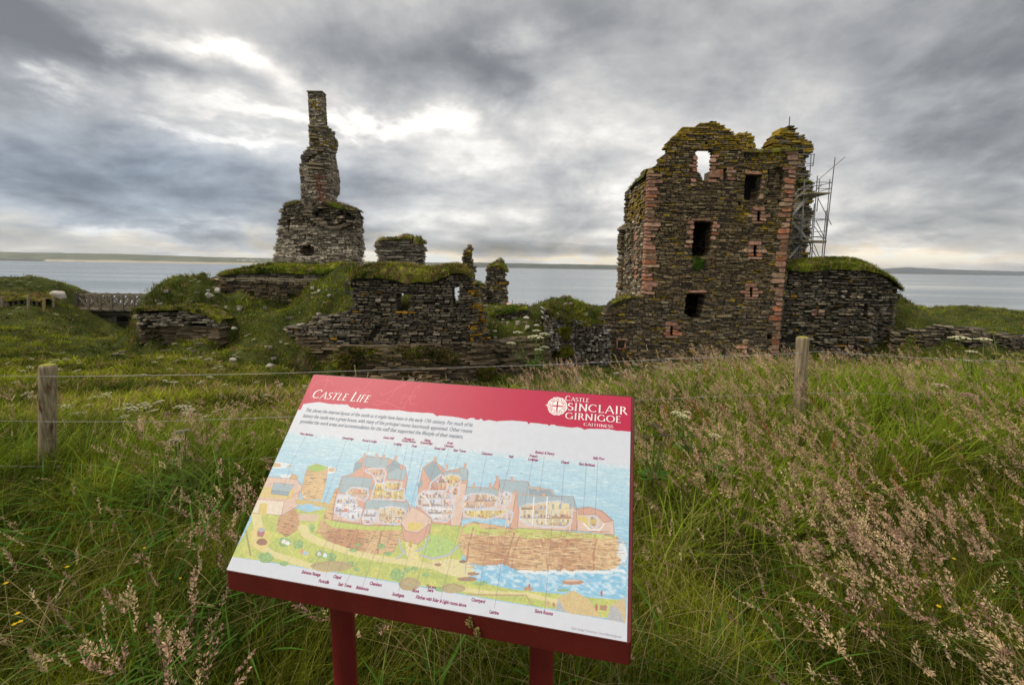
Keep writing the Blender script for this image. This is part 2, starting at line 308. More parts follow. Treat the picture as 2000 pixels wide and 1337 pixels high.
def build_ground():
    xs = np.concatenate([np.arange(-64, -30, .6), np.arange(-30, 30, .24), np.arange(30, 66, .6)])
    ys = np.concatenate([np.arange(-5, 8, .2), np.arange(8, 42, .24), np.arange(42, 74, .7)])
    Xg, Yg = np.meshgrid(xs, ys); Zg = hz(Xg, Yg)
    V = np.stack([Xg, Yg, Zg], -1).reshape(-1, 3); nx, ny = len(xs), len(ys)
    i = (np.arange(ny - 1)[:, None] * nx + np.arange(nx - 1)[None, :]).ravel()
    gy, gx = np.gradient(Zg, ys, xs); sl = np.hypot(gx, gy).ravel()
    p = fbm(V[:, 0] * .8, V[:, 1] * .8, 21); q = fbm(V[:, 0] * 2.3, V[:, 1] * 2.3, 31)
    g1 = np.array([.030, .042, .010]); g2 = np.array([.065, .075, .018]); br = np.array([.10, .075, .045])
    col = g1 + (g2 - g1) * p[:, None] * 1.2
    k = np.clip((sl - 2.2) * .8 + (q - .55) * 1.6, 0, .8)[:, None]
    col = col * (1 - k) + br * k
    mb = MB(); mb.add(V, [np.stack([i, i + 1, i + nx + 1, i + nx], 1)], col)
    tag(mb.build('ground', M_ground, smooth=True), kind='structure')
build_ground()

# sea
def sea_mat():
    m = bpy.data.materials.new('sea_water'); m.use_nodes = True; t = m.node_tree; b = t.nodes['Principled BSDF']
    b.inputs['Base Color'].default_value = (.19, .235, .275, 1); b.inputs['Roughness'].default_value = .22; b.inputs['IOR'].default_value = 1.33
    co = t.nodes.new('ShaderNodeTexCoord'); mp = t.nodes.new('ShaderNodeMapping'); mp.inputs['Scale'].default_value = (.25, .7, 1); t.links.new(co.outputs['Object'], mp.inputs[0])
    n = t.nodes.new('ShaderNodeTexNoise'); n.inputs['Scale'].default_value = .5; n.inputs['Detail'].default_value = 6; t.links.new(mp.outputs[0], n.inputs['Vector'])
    bp = t.nodes.new('ShaderNodeBump'); bp.inputs['Strength'].default_value = .16; bp.inputs['Distance'].default_value = .5; t.links.new(n.outputs[0], bp.inputs['Height']); t.links.new(bp.outputs[0], b.inputs['Normal'])
    mp2 = t.nodes.new('ShaderNodeMapping'); mp2.inputs['Scale'].default_value = (.0012, .008, 1); mp2.inputs['Rotation'].default_value = (0, 0, R(12)); t.links.new(co.outputs['Object'], mp2.inputs[0])
    n2 = t.nodes.new('ShaderNodeTexNoise'); n2.inputs['Scale'].default_value = 1; n2.inputs['Detail'].default_value = 3; t.links.new(mp2.outputs[0], n2.inputs['Vector'])
    r = t.nodes.new('ShaderNodeMapRange'); r.inputs[1].default_value = .35; r.inputs[2].default_value = .7; r.inputs[3].default_value = .12; r.inputs[4].default_value = .30; t.links.new(n2.outputs[0], r.inputs[0]); t.links.new(r.outputs[0], b.inputs['Roughness'])
    return m
mb = MB(); rr = [40, 120, 400, 1200, 4000, 12000, 22500]; an = np.linspace(-math.pi, math.pi, 49)[:-1]
V = [(r * math.cos(a), r * math.sin(a), SEA) for r in rr for a in an] + [(0, 0, SEA)]; n = 48
Fq = [[i * n + j, i * n + (j + 1) % n, (i + 1) * n + (j + 1) % n, (i + 1) * n + j] for i in range(len(rr) - 1) for j in range(n)]
mb.add(V, [np.array(Fq), np.array([[j, (j + 1) % n, len(V) - 1] for j in range(n)])], (1, 1, 1))
tag(mb.build('sea', sea_mat()), kind='structure')

# far shores
def shore(name, pts, D, depth, cols, beach=None):
    """pts: (px, top py); D: distance of the waterline along Y; land rises gently over depth metres"""
    mb = MB(); xs = np.linspace(pts[0][0], pts[-1][0], 160); tops = np.interp(xs, [p[0] for p in pts], [p[1] for p in pts]); V = []; Cl = []
    rows = 7
    for k in range(rows):
        for i, x in enumerate(xs):
            b = P(x, 600, D); b = np.array([b[0], b[1], SEA]); t = P(x, tops[i], D + depth * 1.0); f = k / (rows - 1)
            if k == 0: p = b + np.array([0, 0, -1.])
            else:
                ff = (k - 1) / (rows - 2); d = D + depth * ff; q = P(x, 600, d); z = SEA + (t[2] - SEA) * (ff ** .8) + (3 if k == 1 else 0)
                if k > 1: z += (float(fbm(np.array([x * .06]), np.array([k * 3.1]), 5)[0]) - .5) * (t[2] - SEA) * .12
                p = np.array([q[0], q[1], z])
            V.append(p)
            m = float(fbm(np.array([x * .045]), np.array([k * 1.7]), 7, 3)[0])
            c = np.array(cols[0]) * (1 - m) + np.array(cols[1]) * m
            if k <= 1 and beach and beach[0] < x < beach[1]: c = np.array((.62, .56, .46))
            elif k <= 1: c = np.array((.12, .12, .11))
            Cl.append(c)
    n = len(xs); i = (np.arange(rows - 1)[:, None] * n + np.arange(n - 1)[None, :]).ravel()
    mb.add(V, [np.stack([i, i + 1, i + n + 1, i + n], 1)], np.array(Cl)); o = mb.build(name, M_land, smooth=True); return tag(o, kind='structure')
hl = shore('headland', [(-700, 486), (-200, 488), (0, 491), (60, 493), (140, 494), (250, 496), (420, 502), (560, 505), (700, 509.5), (820, 513.5), (900, 516.5)], 5200, 1500, ((.10, .125, .085), (.19, .20, .145)), (100, 900))
shore('far_shore', [(780, 512), (850, 512.5), (905, 513.5), (940, 512.5), (1000, 514), (1100, 515.5), (1210, 517.5), (1300, 520), (1420, 522.5), (1500, 524)], 8200, 900, ((.07, .09, .075), (.11, .12, .10)))
shore('far_hills', [(1560, 529), (1690, 527), (1735, 523), (1760, 522), (1850, 526), (2000, 530.5), (2300, 538), (2700, 545)], 11500, 2500, ((.07, .09, .10), (.10, .12, .13)))
# white village houses on the far coast, and farm trees on the skyline
vg = thing('village_houses', P(480, 507, 5400), 'cluster of tiny pale houses on the far coast beside the beach', 'village')
for (x, y, w) in ((462, 507.5, 5), (470, 507, 6), (478, 506.5, 5), (486, 507.2, 7), (495, 507.8, 5), (503, 508, 4), (474, 509, 5), (490, 509.5, 6)):
    a = P(x, y, 5400); s = w * 5400 / F; mb = MB(); h = 14
    quadbox(mb, [(a[0], a[1], a[2] - 6), (a[0] + s, a[1], a[2] - 6), (a[0] + s, a[1] + 12, a[2] - 6), (a[0], a[1] + 12, a[2] - 6), (a[0], a[1], a[2] + h * .4), (a[0] + s, a[1], a[2] + h * .4), (a[0] + s, a[1] + 12, a[2] + h * .4), (a[0], a[1] + 12, a[2] + h * .4)], (.6, .58, .54))
    mb.build('house', M_land, vg)

# ------------------------------------------------------------------ grass blades
G_DARK = np.array([.026, .055, .005]); G_MID = np.array([.10, .15, .012]); G_LIT = np.array([.265, .305, .022]); G_DRY = np.array([.28, .22, .10]); PINK = np.array([.34, .235, .19])
def blades(mb, root, h, w, ang, lean, col, seg=3, tip=None):
    n = len(root); ts = np.linspace(0, 1, seg + 1); yaw = ang + rng.uniform(-1.2, 1.2, n) + math.pi / 2
    D = np.stack([np.cos(ang), np.sin(ang), np.zeros(n)], 1); S = np.stack([np.cos(yaw), np.sin(yaw), np.zeros(n)], 1); V = []; Cc = []
    tipc = col * 1.15 + np.array([.02, .012, 0]) if tip is None else tip
    for k, t in enumerate(ts):
        c = root + np.array([0, 0, 1.]) * (h * (t - .35 * lean * t * t))[:, None] + D * (h * lean * t * t * .9)[:, None]
        cc = col * (1 - t) + tipc * t
        if k < seg:
            ww = (w * (1 - t * .75) * .5)[:, None]; V += [c - S * ww, c + S * ww]; Cc += [cc, cc]
        else: V.append(c); Cc.append(cc)
    V = np.stack(V, 1); Cc = np.stack(Cc, 1); m = V.shape[1]; b = (np.arange(n) * m)[:, None]
    fs = [b + np.array([2 * k, 2 * k + 1, 2 * k + 3, 2 * k + 2]) for k in range(seg - 1)]
    mb.add(V.reshape(-1, 3), fs + [b + np.array([2 * seg - 2, 2 * seg - 1, 2 * seg])], Cc.reshape(-1, 3))
def heads(mb, base, axis, Ln, Rd, col, k=26, sz=.008):
    """feathery seed heads: k little husks round an axis"""
    n = len(base); s = rng.uniform(0, 1, (n, k)); r = Rd[:, None] * np.sin(np.pi * (s * .9 + .08)) * rng.uniform(.3, 1, (n, k)); a = rng.uniform(0, 6.283, (n, k))
    A = axis / np.linalg.norm(axis, axis=1)[:, None]; u = np.cross(A, [0.3, .2, .93]); u /= np.linalg.norm(u, axis=1)[:, None]; v = np.cross(A, u)
    o = u[:, None] * np.cos(a)[..., None] + v[:, None] * np.sin(a)[..., None]
    c = base[:, None] + A[:, None] * (s * Ln[:, None])[..., None] + o * r[..., None]
    d = A[:, None] * .8 + o * .7; d /= np.linalg.norm(d, axis=2)[..., None]; t = np.cross(d, rng.normal(size=(n, k, 3))); t /= np.linalg.norm(t, axis=2)[..., None]
    q = sz * rng.uniform(.7, 1.5, (n, k, 1))
    V = np.stack([c - d * q, c + t * q * .38, c + d * q, c - t * q * .38], 2).reshape(-1, 3)
    cc = np.repeat((col[:, None] * rng.uniform(.65, 1.35, (n, k, 1))), 4, 1).reshape(n, k, 4, 3) if False else np.repeat(col[:, None] * rng.uniform(.65, 1.35, (n, k, 1)), 4, axis=1).reshape(-1, 3)
    mb.add(V, [np.arange(len(V)).reshape(-1, 4)], cc)
def tufts(mb, pts, h, col, nb=7, w=.03, spread=.12, lean=(.2, .9), seg=2):
    """small clumps of blades at pts (n,3), colour per clump"""
    n = len(pts); p = np.repeat(pts, nb, 0) + np.concatenate([rng.normal(0, spread, (n * nb, 2)), np.zeros((n * nb, 1))], 1)
    hh = np.repeat(h, nb) * rng.uniform(.5, 1.25, n * nb); c = np.repeat(col, nb, 0) * rng.uniform(.7, 1.35, (n * nb, 1))
    blades(mb, p, hh, w * rng.uniform(.6, 1.4, n * nb), rng.uniform(0, 6.283, n * nb), rng.uniform(*lean, n * nb), c, seg)
def mixcol(n, weights, jitter=.15):
    pal = np.array([G_DARK, G_MID, G_LIT, G_DRY]); k = rng.choice(4, n, p=np.array(weights) / sum(weights)); return pal[k] * rng.uniform(1 - jitter, 1 + jitter, (n, 1))
def patchcol(x, y, dry=.12, s=0):
    """greens that change in patches over the slope"""
    p = fbm(x * .55, y * .55, 50 + s); q = fbm(x * 1.9, y * 1.9, 60 + s); r = rng.uniform(0, 1, len(x))
    c = G_DARK + (G_LIT - G_DARK) * np.clip((p - .32) * 2.3 + (q - .5) * .9, 0, 1)[:, None]
    d = (r < dry + np.clip(q - .52, 0, 1) * 2.0 * (dry > 0)); c[d] = G_DRY * .75 + np.array([.02, .0, .0])
    return c * rng.uniform(.7, 1.25, (len(x), 1)) * (.30 + 1.4 * fbm(x * 4.5, y * 4.5, 70 + s))[:, None]
# ------------------------------------------------------------------ masonry
class Wall:
    """a wall that follows a path on the ground (x, y); u runs along it, z up"""
    def __init__(s, path):
        s.p = np.array(path, float); d = np.diff(s.p, axis=0); s.L = np.hypot(d[:, 0], d[:, 1]); s.cu = np.concatenate([[0], np.cumsum(s.L)]); s.d = d / s.L[:, None]
    def uz(s, px, py):
        d = ray(px, py); best = None
        for i in range(len(s.L)):
            A = np.array([[d[0], -s.d[i][0]], [d[1], -s.d[i][1]]]); t, w = np.linalg.solve(A, s.p[i] - EYE[:2])
            lo = 0 if i > 0 else -1e9; hi = s.L[i] if i < len(s.L) - 1 else 1e9
            e = max(lo - w, 0, w - hi)
            if t > 0 and (best is None or e < best[0] - 1e-6): best = (e, s.cu[i] + w, EYE[2] + t * d[2])
        return best[1], best[2]
    def poly(s, pts): return [s.uz(*p) for p in pts]
    def at(s, u, off=0.):
        u = np.asarray(u, float); i = np.clip(np.searchsorted(s.cu, u, side='right') - 1, 0, len(s.L) - 1); w = u - s.cu[i]
        d = s.d[i]; nrm = np.stack([d[..., 1], -d[..., 0]], -1)
        return s.p[i] + d * w[..., None] + nrm * np.asarray(off)[..., None]
def spans(polys, z):
    xs = []
    for pl in polys:
        for (u0, z0), (u1, z1) in zip(pl, pl[1:] + pl[:1]):
            if (z0 <= z) != (z1 <= z): xs.append(u0 + (z - z0) / (z1 - z0) * (u1 - u0))
    xs.sort(); return [(xs[i], xs[i + 1]) for i in range(0, len(xs) - 1, 2)]
def stones(mb, wall, S, jag=.012, wavy=1.):
    """S rows: u0,u1,z0,z1,front offset,depth,r,g,b"""
    S = np.array(S, float); n = len(S)
    if n == 0: return
    u0, u1, z0, z1, fo, dp = S[:, :6].T; col = S[:, 6:9]
    w = u1 - u0; h = z1 - z0; c = np.minimum(np.minimum(w, h) * rng.uniform(.12, .42, n), .07); um = (u0 + u1) / 2; zm = (z0 + z1) / 2
    su = np.stack([u0 + c, u1 - c, u1, u1, u1 - c, u0 + c, u0, u0], 1); sz = np.stack([z0, z0, z0 + c, z1 - c, z1, z1, z1 - c, z0 + c], 1)
    su = su + rng.normal(0, 1, su.shape) * jag * np.minimum(w, .5)[:, None] * 1.5; sz = sz + rng.normal(0, 1, sz.shape) * jag * np.minimum(h * 3, .4)[:, None]
    sz = sz + (su - um[:, None]) * rng.normal(0, .03, (n, 1)) + ((fbm(su * .55, sz * .35, 201) - .5) * .16 + (fbm(su * 2.1, sz * .8, 203) - .5) * .05) * wavy
    rings = []
    tilt = rng.normal(.0, .12, (n, 1)) + .12
    for k, (sc_, dd) in enumerate(((.86, 0), (1., .035), (1., None))):
        U = um[:, None] + (su - um[:, None]) * (1 if sc_ == 1 else (1 - .03 / np.maximum(w, .12)[:, None])); Z = zm[:, None] + (sz - zm[:, None]) * sc_
        off = fo[:, None] - (dp[:, None] if dd is None else np.minimum(dd, dp * .4)[:, None]) - (0 if dd is None else (Z - zm[:, None]) * tilt)
        xy = wall.at(U, off); rings.append(np.concatenate([xy, Z[..., None]], -1))
    V = np.stack(rings, 1); b = (np.arange(n) * 24)[:, None]; fs = [b + np.arange(8), b + 16 + np.arange(8)[::-1]]
    for r in (0, 1):
        for j in range(8): fs.append(b + np.array([r * 8 + j, r * 8 + 8 + j, r * 8 + 8 + (j + 1) % 8, r * 8 + (j + 1) % 8]))
    oct_ = np.concatenate([fs[0], fs[1]]); q = np.concatenate(fs[2:])
    mb.add(V.reshape(-1, 3), [oct_, q], np.repeat(col, 24, 0))
ST = np.array([[.16, .125, .070], [.21, .165, .095], [.105, .085, .055], [.27, .215, .13], [.07, .058, .045], [.18, .135, .075], [.14, .10, .055]])
GREY = np.array([[.26, .225, .17], [.33, .29, .225], [.18, .155, .12], [.42, .37, .29], [.13, .115, .09], [.28, .235, .17]])
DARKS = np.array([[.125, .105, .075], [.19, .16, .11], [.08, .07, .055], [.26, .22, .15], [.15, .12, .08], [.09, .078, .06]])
GREY = GREY * 1.0; LICH = np.array([.30, .21, .03]); ORNG = np.array([.42, .24, .03]); PNK = np.array([[.44, .25, .17], [.38, .21, .15], [.50, .31, .22], [.42, .18, .10], [.42, .29, .20], [.30, .17, .12], [.34, .19, .13], [.48, .26, .19]]) * .84
def pick(pal, n=None): return pal[random.randrange(len(pal))] * random.uniform(.82, 1.18)
def masonry(name, wall, poly, T, parent, ch=(.10, .19), ln=(.22, .62), gap=.018, jit=.035, holes=(), colf=None, pal=ST, ends=.10, ztop=None, matr=None, core=(.030, .026, .02), miss=.0, bulge=None, rag=None):
    pl = [tuple(p) for p in poly]; hs = [list(h) for h in holes]; zs = [p[1] for p in pl]; z = min(zs); S = []; K = []; mb = MB()
    while z < max(zs):
        h = random.uniform(*ch) * (1.55 if random.random() < .16 else 1) * (.7 if random.random() < .15 else 1); zc = z + h / 2; Tn = T(zc) if callable(T) else T
        sp = spans([pl] + hs, zc); ho = [x for h_ in hs for s2 in spans([h_], zc) for x in s2]
        for (a, b) in sp:
            ja = .015 if any(abs(a - x) < 1e-6 for x in ho) else ends; jb = .015 if any(abs(b - x) < 1e-6 for x in ho) else ends
            a += random.uniform(-ja, ja) * .8; b += random.uniform(-jb, jb) * .8
            if b - a < .08: continue
            K.append((a + .07, b - .07, z, z + h, -.13, Tn - .15))
            u = a; first = True
            while u < b - .05:
                l = random.uniform(*ln) * (.75 if random.random() < .3 else 1)
                if b - (u + l) < ln[0] * .6: l = b - u
                last = u + l >= b - .06
                g1 = gap * random.uniform(.4, 1.6); g2 = gap * random.uniform(.3, 1.3)
                cc = colf(u + l / 2, zc) if colf else None
                if cc is None: cc = pick(pal)
                fo = random.gauss(0, jit); fo += bulge(u + l / 2, zc) if bulge else 0
                d = Tn + fo - .01 if (first or last) else .34 + fo
                if not (miss and not first and not last and random.random() < miss):
                    hh_ = h * (random.uniform(.62, 1) if random.random() < .35 else 1); zo = (h - hh_) * random.random()
                    S.append((u + g1 / 2, u + l - g1 / 2, z + zo + g2 / 2, z + zo + hh_ - g2 / 2, fo, max(d, .1), *cc))
                u += l; first = False
        z += h
    stones(mb, wall, S)
    K = np.array(K)
    if len(K):
        n = len(K); a, b, z0, z1, fo, dp = K.T
        # cut long cores so that they follow a bent path
        rows = []
        for i in range(n):
            m = max(1, int((b[i] - a[i]) / .8)) if (len(wall.L) > 1 or bulge) else 1
            e = np.linspace(a[i], b[i], m + 1)
            for k in range(m): rows.append((e[k], e[k + 1], z0[i] - .004, z1[i] + .004, fo[i] + (bulge((e[k] + e[k + 1]) / 2, z0[i]) - .05 if bulge else 0), dp[i]))
        rows = np.array(rows); a, b, z0, z1, fo, dp = rows.T
        f0 = wall.at(a, fo); f1 = wall.at(b, fo); b1 = wall.at(b, fo - dp); b0 = wall.at(a, fo - dp); V = []
        for xy, zz in ((f0, z0), (f1, z0), (b1, z0), (b0, z0), (f0, z1), (f1, z1), (b1, z1), (b0, z1)): V.append(np.concatenate([xy, zz[:, None]], 1))
        V = np.stack(V, 1).reshape(-1, 3); bb = (np.arange(len(rows)) * 8)[:, None]
        mb.add(V, [np.concatenate([bb + np.array(f) for f in ([0, 3, 2, 1], [4, 5, 6, 7], [0, 1, 5, 4], [1, 2, 6, 5], [2, 3, 7, 6], [3, 0, 4, 7])])], core)
    return mb.build(name, matr or M_stone, parent)
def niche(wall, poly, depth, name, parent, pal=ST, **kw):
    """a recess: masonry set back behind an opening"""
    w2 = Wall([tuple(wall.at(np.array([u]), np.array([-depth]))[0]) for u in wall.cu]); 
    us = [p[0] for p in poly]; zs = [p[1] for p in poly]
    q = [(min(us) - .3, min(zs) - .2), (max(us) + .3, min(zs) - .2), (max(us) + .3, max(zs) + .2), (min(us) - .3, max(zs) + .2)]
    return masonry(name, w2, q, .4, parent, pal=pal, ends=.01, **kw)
def blocks(name, wall, rows, parent, proud=.05, depth=.5, pal=PNK):
    S = []
    for (px0, py0, px1, py1) in rows:
        u0, z1 = wall.uz(px0, py0); u1, _ = wall.uz(px1, py0); _, z0 = wall.uz((px0 + px1) / 2, py1)
        if u1 < u0: u0, u1 = u1, u0
        S.append((u0, u1, z0, z1, proud + random.uniform(-.015, .02), depth, *pick(pal)))
    mb = MB(); stones(mb, wall, S, .006); return mb.build(name, M_stone, parent)
def turf(name, wall, top, low, depth, parent, front=.12, h=.22, dens=60, dry=.2, lit=0, label=None):
    """grassy cap: top and low are photo outlines (upper edge, lower front edge) along the wall"""
    a = np.array([wall.uz(*p) for p in top]); b = np.array([wall.uz(*p) for p in low]); a = a[np.argsort(a[:, 0])]; b = b[np.argsort(b[:, 0])]
    u0, u1 = min(a[0, 0], b[0, 0]), max(a[-1, 0], b[-1, 0]); n = max(6, int((u1 - u0) / .16)); us = np.linspace(u0, u1, n)
    zt = np.interp(us, a[:, 0], a[:, 1]) - h * .35; zb = np.minimum(np.interp(us, b[:, 0], b[:, 1]), zt - .03); m = 9; V = []; Cl = []
    for k in range(m):
        f = k / (m - 1)
        off = front * (1 - f) - depth * max(0, f - .12) / .88 if f > .12 else front * (1 - f * .5)
        s = min(1, f / .35); zz = zb + (zt - zb) * math.sin(s * math.pi / 2) - (.25 * max(0, f - .75) / .25)
        if k == m - 1: zz = zb
        nz = (fbm(us * 1.4, np.full(n, k * .9), 3) - .5) * .22 * (1 if 0 < k < m - 1 else 0)
        xy = wall.at(us, np.full(n, off) + nz); V.append(np.concatenate([xy, (zz + nz * .6)[:, None]], 1)); Cl.append(patchcol(xy[:, 0], xy[:, 1] + zz, dry) * .8)
    V = np.array(V); Cl = np.array(Cl); i = (np.arange(m - 1)[:, None] * n + np.arange(n - 1)[None, :]).ravel(); mb = MB()
    mb.add(V.reshape(-1, 3), [np.stack([i, i + 1, i + n + 1, i + n], 1)], Cl.reshape(-1, 3))
    cnt = int(dens * (u1 - u0) * max(.6, depth)); kk = rng.uniform(0, m - 2, cnt); jj = rng.uniform(0, n - 1.01, cnt); k0 = kk.astype(int); j0 = jj.astype(int)
    fk = (kk - k0)[:, None]; fj = (jj - j0)[:, None]
    p = (V[k0, j0] * (1 - fj) + V[k0, j0 + 1] * fj) * (1 - fk) + (V[k0 + 1, j0] * (1 - fj) + V[k0 + 1, j0 + 1] * fj) * fk
    c = patchcol(p[:, 0] * 2, p[:, 1] * 2 + p[:, 2] * 2, dry); c = c + lit * np.array([.03, .04, .0])
    tufts(mb, p, np.full(cnt, h), c, 6, .022, .06, (.4, 1.3))
    o = mb.build(name, M_turf, parent)
    if label: o['label'] = label
    return o

def Xat(px, py, Y): return float(P(px, py, Y)[0])
# ------------------------------------------------------------------ the tower house (right)
TY = 30.0; BY = 36.6
xl = Xat(1262, 480, TY); xr = Xat(1540, 480, TY)
tower = thing('tower_house', (14, TY, -4.5), 'tall roofless tower house with pink corner stones and yellow lichen on its broken gable', 'castle ruin')
WF = Wall([(xl, TY), (xr, TY)])
fo_ = [(1176, 735), (1180, 700), (1181, 612), (1184, 603), (1196, 592), (1212, 582), (1235, 578), (1258, 578), (1260, 520), (1264, 440), (1268, 360), (1268, 332), (1276, 326), (1286, 322), (1287, 314), (1287, 308), (1297, 302), (1305, 292), (1296, 289),
       (1302, 281), (1312, 270), (1325, 259), (1335, 246), (1358, 247), (1370, 238), (1382, 238), (1398, 236), (1402, 241), (1416, 244), (1418, 249), (1432, 257), (1440, 266), (1448, 278), (1452, 288), (1478, 294), (1560, 291), (1557, 330), (1552, 400), (1545, 470), (1539, 530), (1530, 620), (1520, 735)]
hA = [(1358, 298), (1364, 292), (1389, 292), (1395, 300), (1393, 345), (1388, 351), (1374, 351), (1368, 338), (1361, 330), (1361, 302)]
hB = [(1413, 331), (1419, 329), (1420, 345), (1416, 354), (1412, 352)]
hC = [(1457, 341), (1488, 341), (1485, 362), (1481, 392), (1454, 390), (1455, 362)]
hC2 = [(1500, 328), (1532, 328), (1528, 385), (1496, 388)]
hD = [(1356, 433), (1393, 432), (1390, 480), (1388, 495), (1372, 504), (1353, 500), (1351, 480)]
hE = [(1342, 573), (1378, 575), (1374, 600), (1370, 622), (1352, 623), (1337, 612), (1340, 590)]
sl = [[(1480, 411), (1485, 411), (1483, 431), (1478, 431)], [(1473, 478), (1478, 478), (1476, 500), (1471, 500)], [(1466, 561), (1470, 561), (1468, 579), (1464, 579)], [(1310, 637), (1313, 637), (1313, 656), (1309, 656)],
      [(1442, 394), (1446, 394), (1446, 400), (1442, 400)], [(1493, 393), (1498, 393), (1498, 400), (1492, 400)], [(1520, 391), (1526, 391), (1526, 398), (1520, 398)], [(1378, 280), (1382, 279), (1382, 282), (1378, 283)],
      [(1206, 664), (1220, 664), (1220, 678), (1207, 678)], [(1500, 655), (1508, 655), (1507, 664), (1499, 664)], [(1502, 672), (1510, 672), (1508, 681), (1501, 681)]]
ztop = WF.uz(1400, 240)[1]; zyel = WF.uz(1400, 292)[1]; zmid = WF.uz(1400, 420)[1]; zlow = WF.uz(1400, 590)[1]
def tcol(u, z):
    x = u
    n = float(fbm(np.array([u * .8]), np.array([z * .9]), 11)[0]); f = (z - zmid) / (ztop - zmid)
    gx = abs(u - WF.uz(1400, 300)[0])
    edge = WF.uz(1300, 300)[0]
    pr = max(0, f - .35) * 1.15 + (n - .6) * 1.1 + (.25 if z > zyel else 0)
    if u > WF.uz(1450, 350)[0] and z > WF.uz(1500, 440)[1]: pr += .22
    if random.random() < pr: return LICH * random.uniform(.55, 1.15)
    if random.random() < .035: return LICH * random.uniform(.6, 1)
    if z < zlow and random.random() < .5: return pick(DARKS)
    return pick(ST)
def widen(h, e=9, v=1): return [(x + (e if x > (h[0][0] + h[2][0]) / 2 else -e), y + (v if y > (h[0][1] + h[2][1]) / 2 else -v)) for x, y in h]
holes = [WF.poly(h) for h in (hA, hB, hC, hC2, hD, hE)] + [WF.poly(widen(h)) for h in sl[:4]] + [WF.poly(h) for h in sl[4:]]
masonry('front_wall', WF, WF.poly(fo_), lambda z: .55 if z > WF.uz(1400, 362)[1] else 1.15, tower, ch=(.07, .125), ln=(.18, .6), holes=holes, colf=tcol, ends=.07, gap=.017, jit=.028, core=(.06, .048, .034))
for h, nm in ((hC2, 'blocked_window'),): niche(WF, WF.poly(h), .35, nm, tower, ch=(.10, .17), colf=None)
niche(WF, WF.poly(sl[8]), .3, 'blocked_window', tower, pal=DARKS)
# corner stones left and right
lq = []; y = 333
for i in range(40):
    h = random.uniform(5, 9.5); t = (y - 333) / 247; x0 = 1269 - 12 * t
    lq.append((x0 - 2, y, x0 + random.choice((9, 12, 16, 22, 26)) + random.uniform(-2, 3), y + h - .8)); y += h
    if y > 573: break
blocks('corner_stones', WF, lq, tower, proud=.045)
rq = []; y = 296
for i in range(60):
    h = random.uniform(6.5, 12); t = (y - 296) / 394; x1 = 1558 - 38 * t - 3 * math.sin(t * 3)
    rq.append((x1 - random.choice((9, 12, 15, 19, 25)) + random.uniform(-3, 3), y, x1 + 1, y + h - .9)); y += h
    if y > 686: break
blocks('corner_stones', WF, rq, tower, proud=.045)
# dressed window surrounds
def slit(i):
    h = sl[i]; x0 = (h[0][0] + h[3][0]) / 2; x1 = (h[1][0] + h[2][0]) / 2 + 1; y0, y1 = h[0][1], h[2][1]; r_ = [(x0 - 9, y0 - 8, x1 + 9, y0 - .5), (x0 - 10, y1 + .5, x1 + 10, y1 + 4.5)]; n = 3
    for k in range(n):
        a = y0 + (y1 - y0) * k / n; b_ = y0 + (y1 - y0) * (k + 1) / n - .4; w0, w1 = ((9.5, 10), (19, 20), (10.5, 11))[k] if i != 3 else ((9.5, 16), (9.5, 10), (14, 18))[k]; r_ += [(x0 - w0, a, x0, b_), (x1, a, x1 + w1, b_)]
    return r_
SUR = {'window_surround': [
    [(1354, 303, 1363, 313), (1354, 314, 1363, 320), (1346, 321, 1363, 326), (1353, 327, 1362, 336), (1350, 349, 1360, 356), (1349, 357, 1359, 364), (1390, 302, 1405, 307), (1389, 308, 1399, 317), (1389, 318, 1406, 323), (1389, 324, 1398, 331), (1389, 331, 1412, 347), (1383, 350, 1400, 356)],
    [(1405, 331, 1412, 344), (1406, 345, 1412, 352), (1420, 327, 1432, 331), (1420, 332, 1438, 338), (1421, 340, 1429, 346), (1421, 347, 1437, 352)],
    [(1488, 350, 1495, 358), (1486, 361, 1492, 368), (1484, 378, 1491, 388), (1455, 334, 1488, 340)],
    [(1352, 427, 1388, 431), (1343, 432, 1356, 438), (1347, 440, 1356, 448), (1341, 450, 1354, 458), (1347, 459, 1354, 467), (1340, 470, 1354, 476), (1346, 478, 1352, 486), (1336, 480, 1346, 485), (1393, 432, 1401, 438), (1392, 438, 1406, 445), (1391, 446, 1400, 452), (1391, 453, 1404, 459), (1390, 461, 1398, 468), (1393, 480, 1400, 485)],
    [(1346, 568, 1380, 572)],
    slit(0),
    slit(1),
    slit(2),
    slit(3),
    [(1203, 660, 1226, 663), (1204, 664, 1207, 680), (1220, 664, 1223, 680), (1204, 679, 1224, 681)],
    [(1451, 664, 1461, 673), (1437, 674, 1460, 681), (1450, 682, 1459, 689), (1433, 689, 1460, 696)]]}
for rws in SUR['window_surround']:
    o = blocks('window_surround', WF, rws, tower, proud=.055, depth=.17 if len(rws) == 8 else .35)
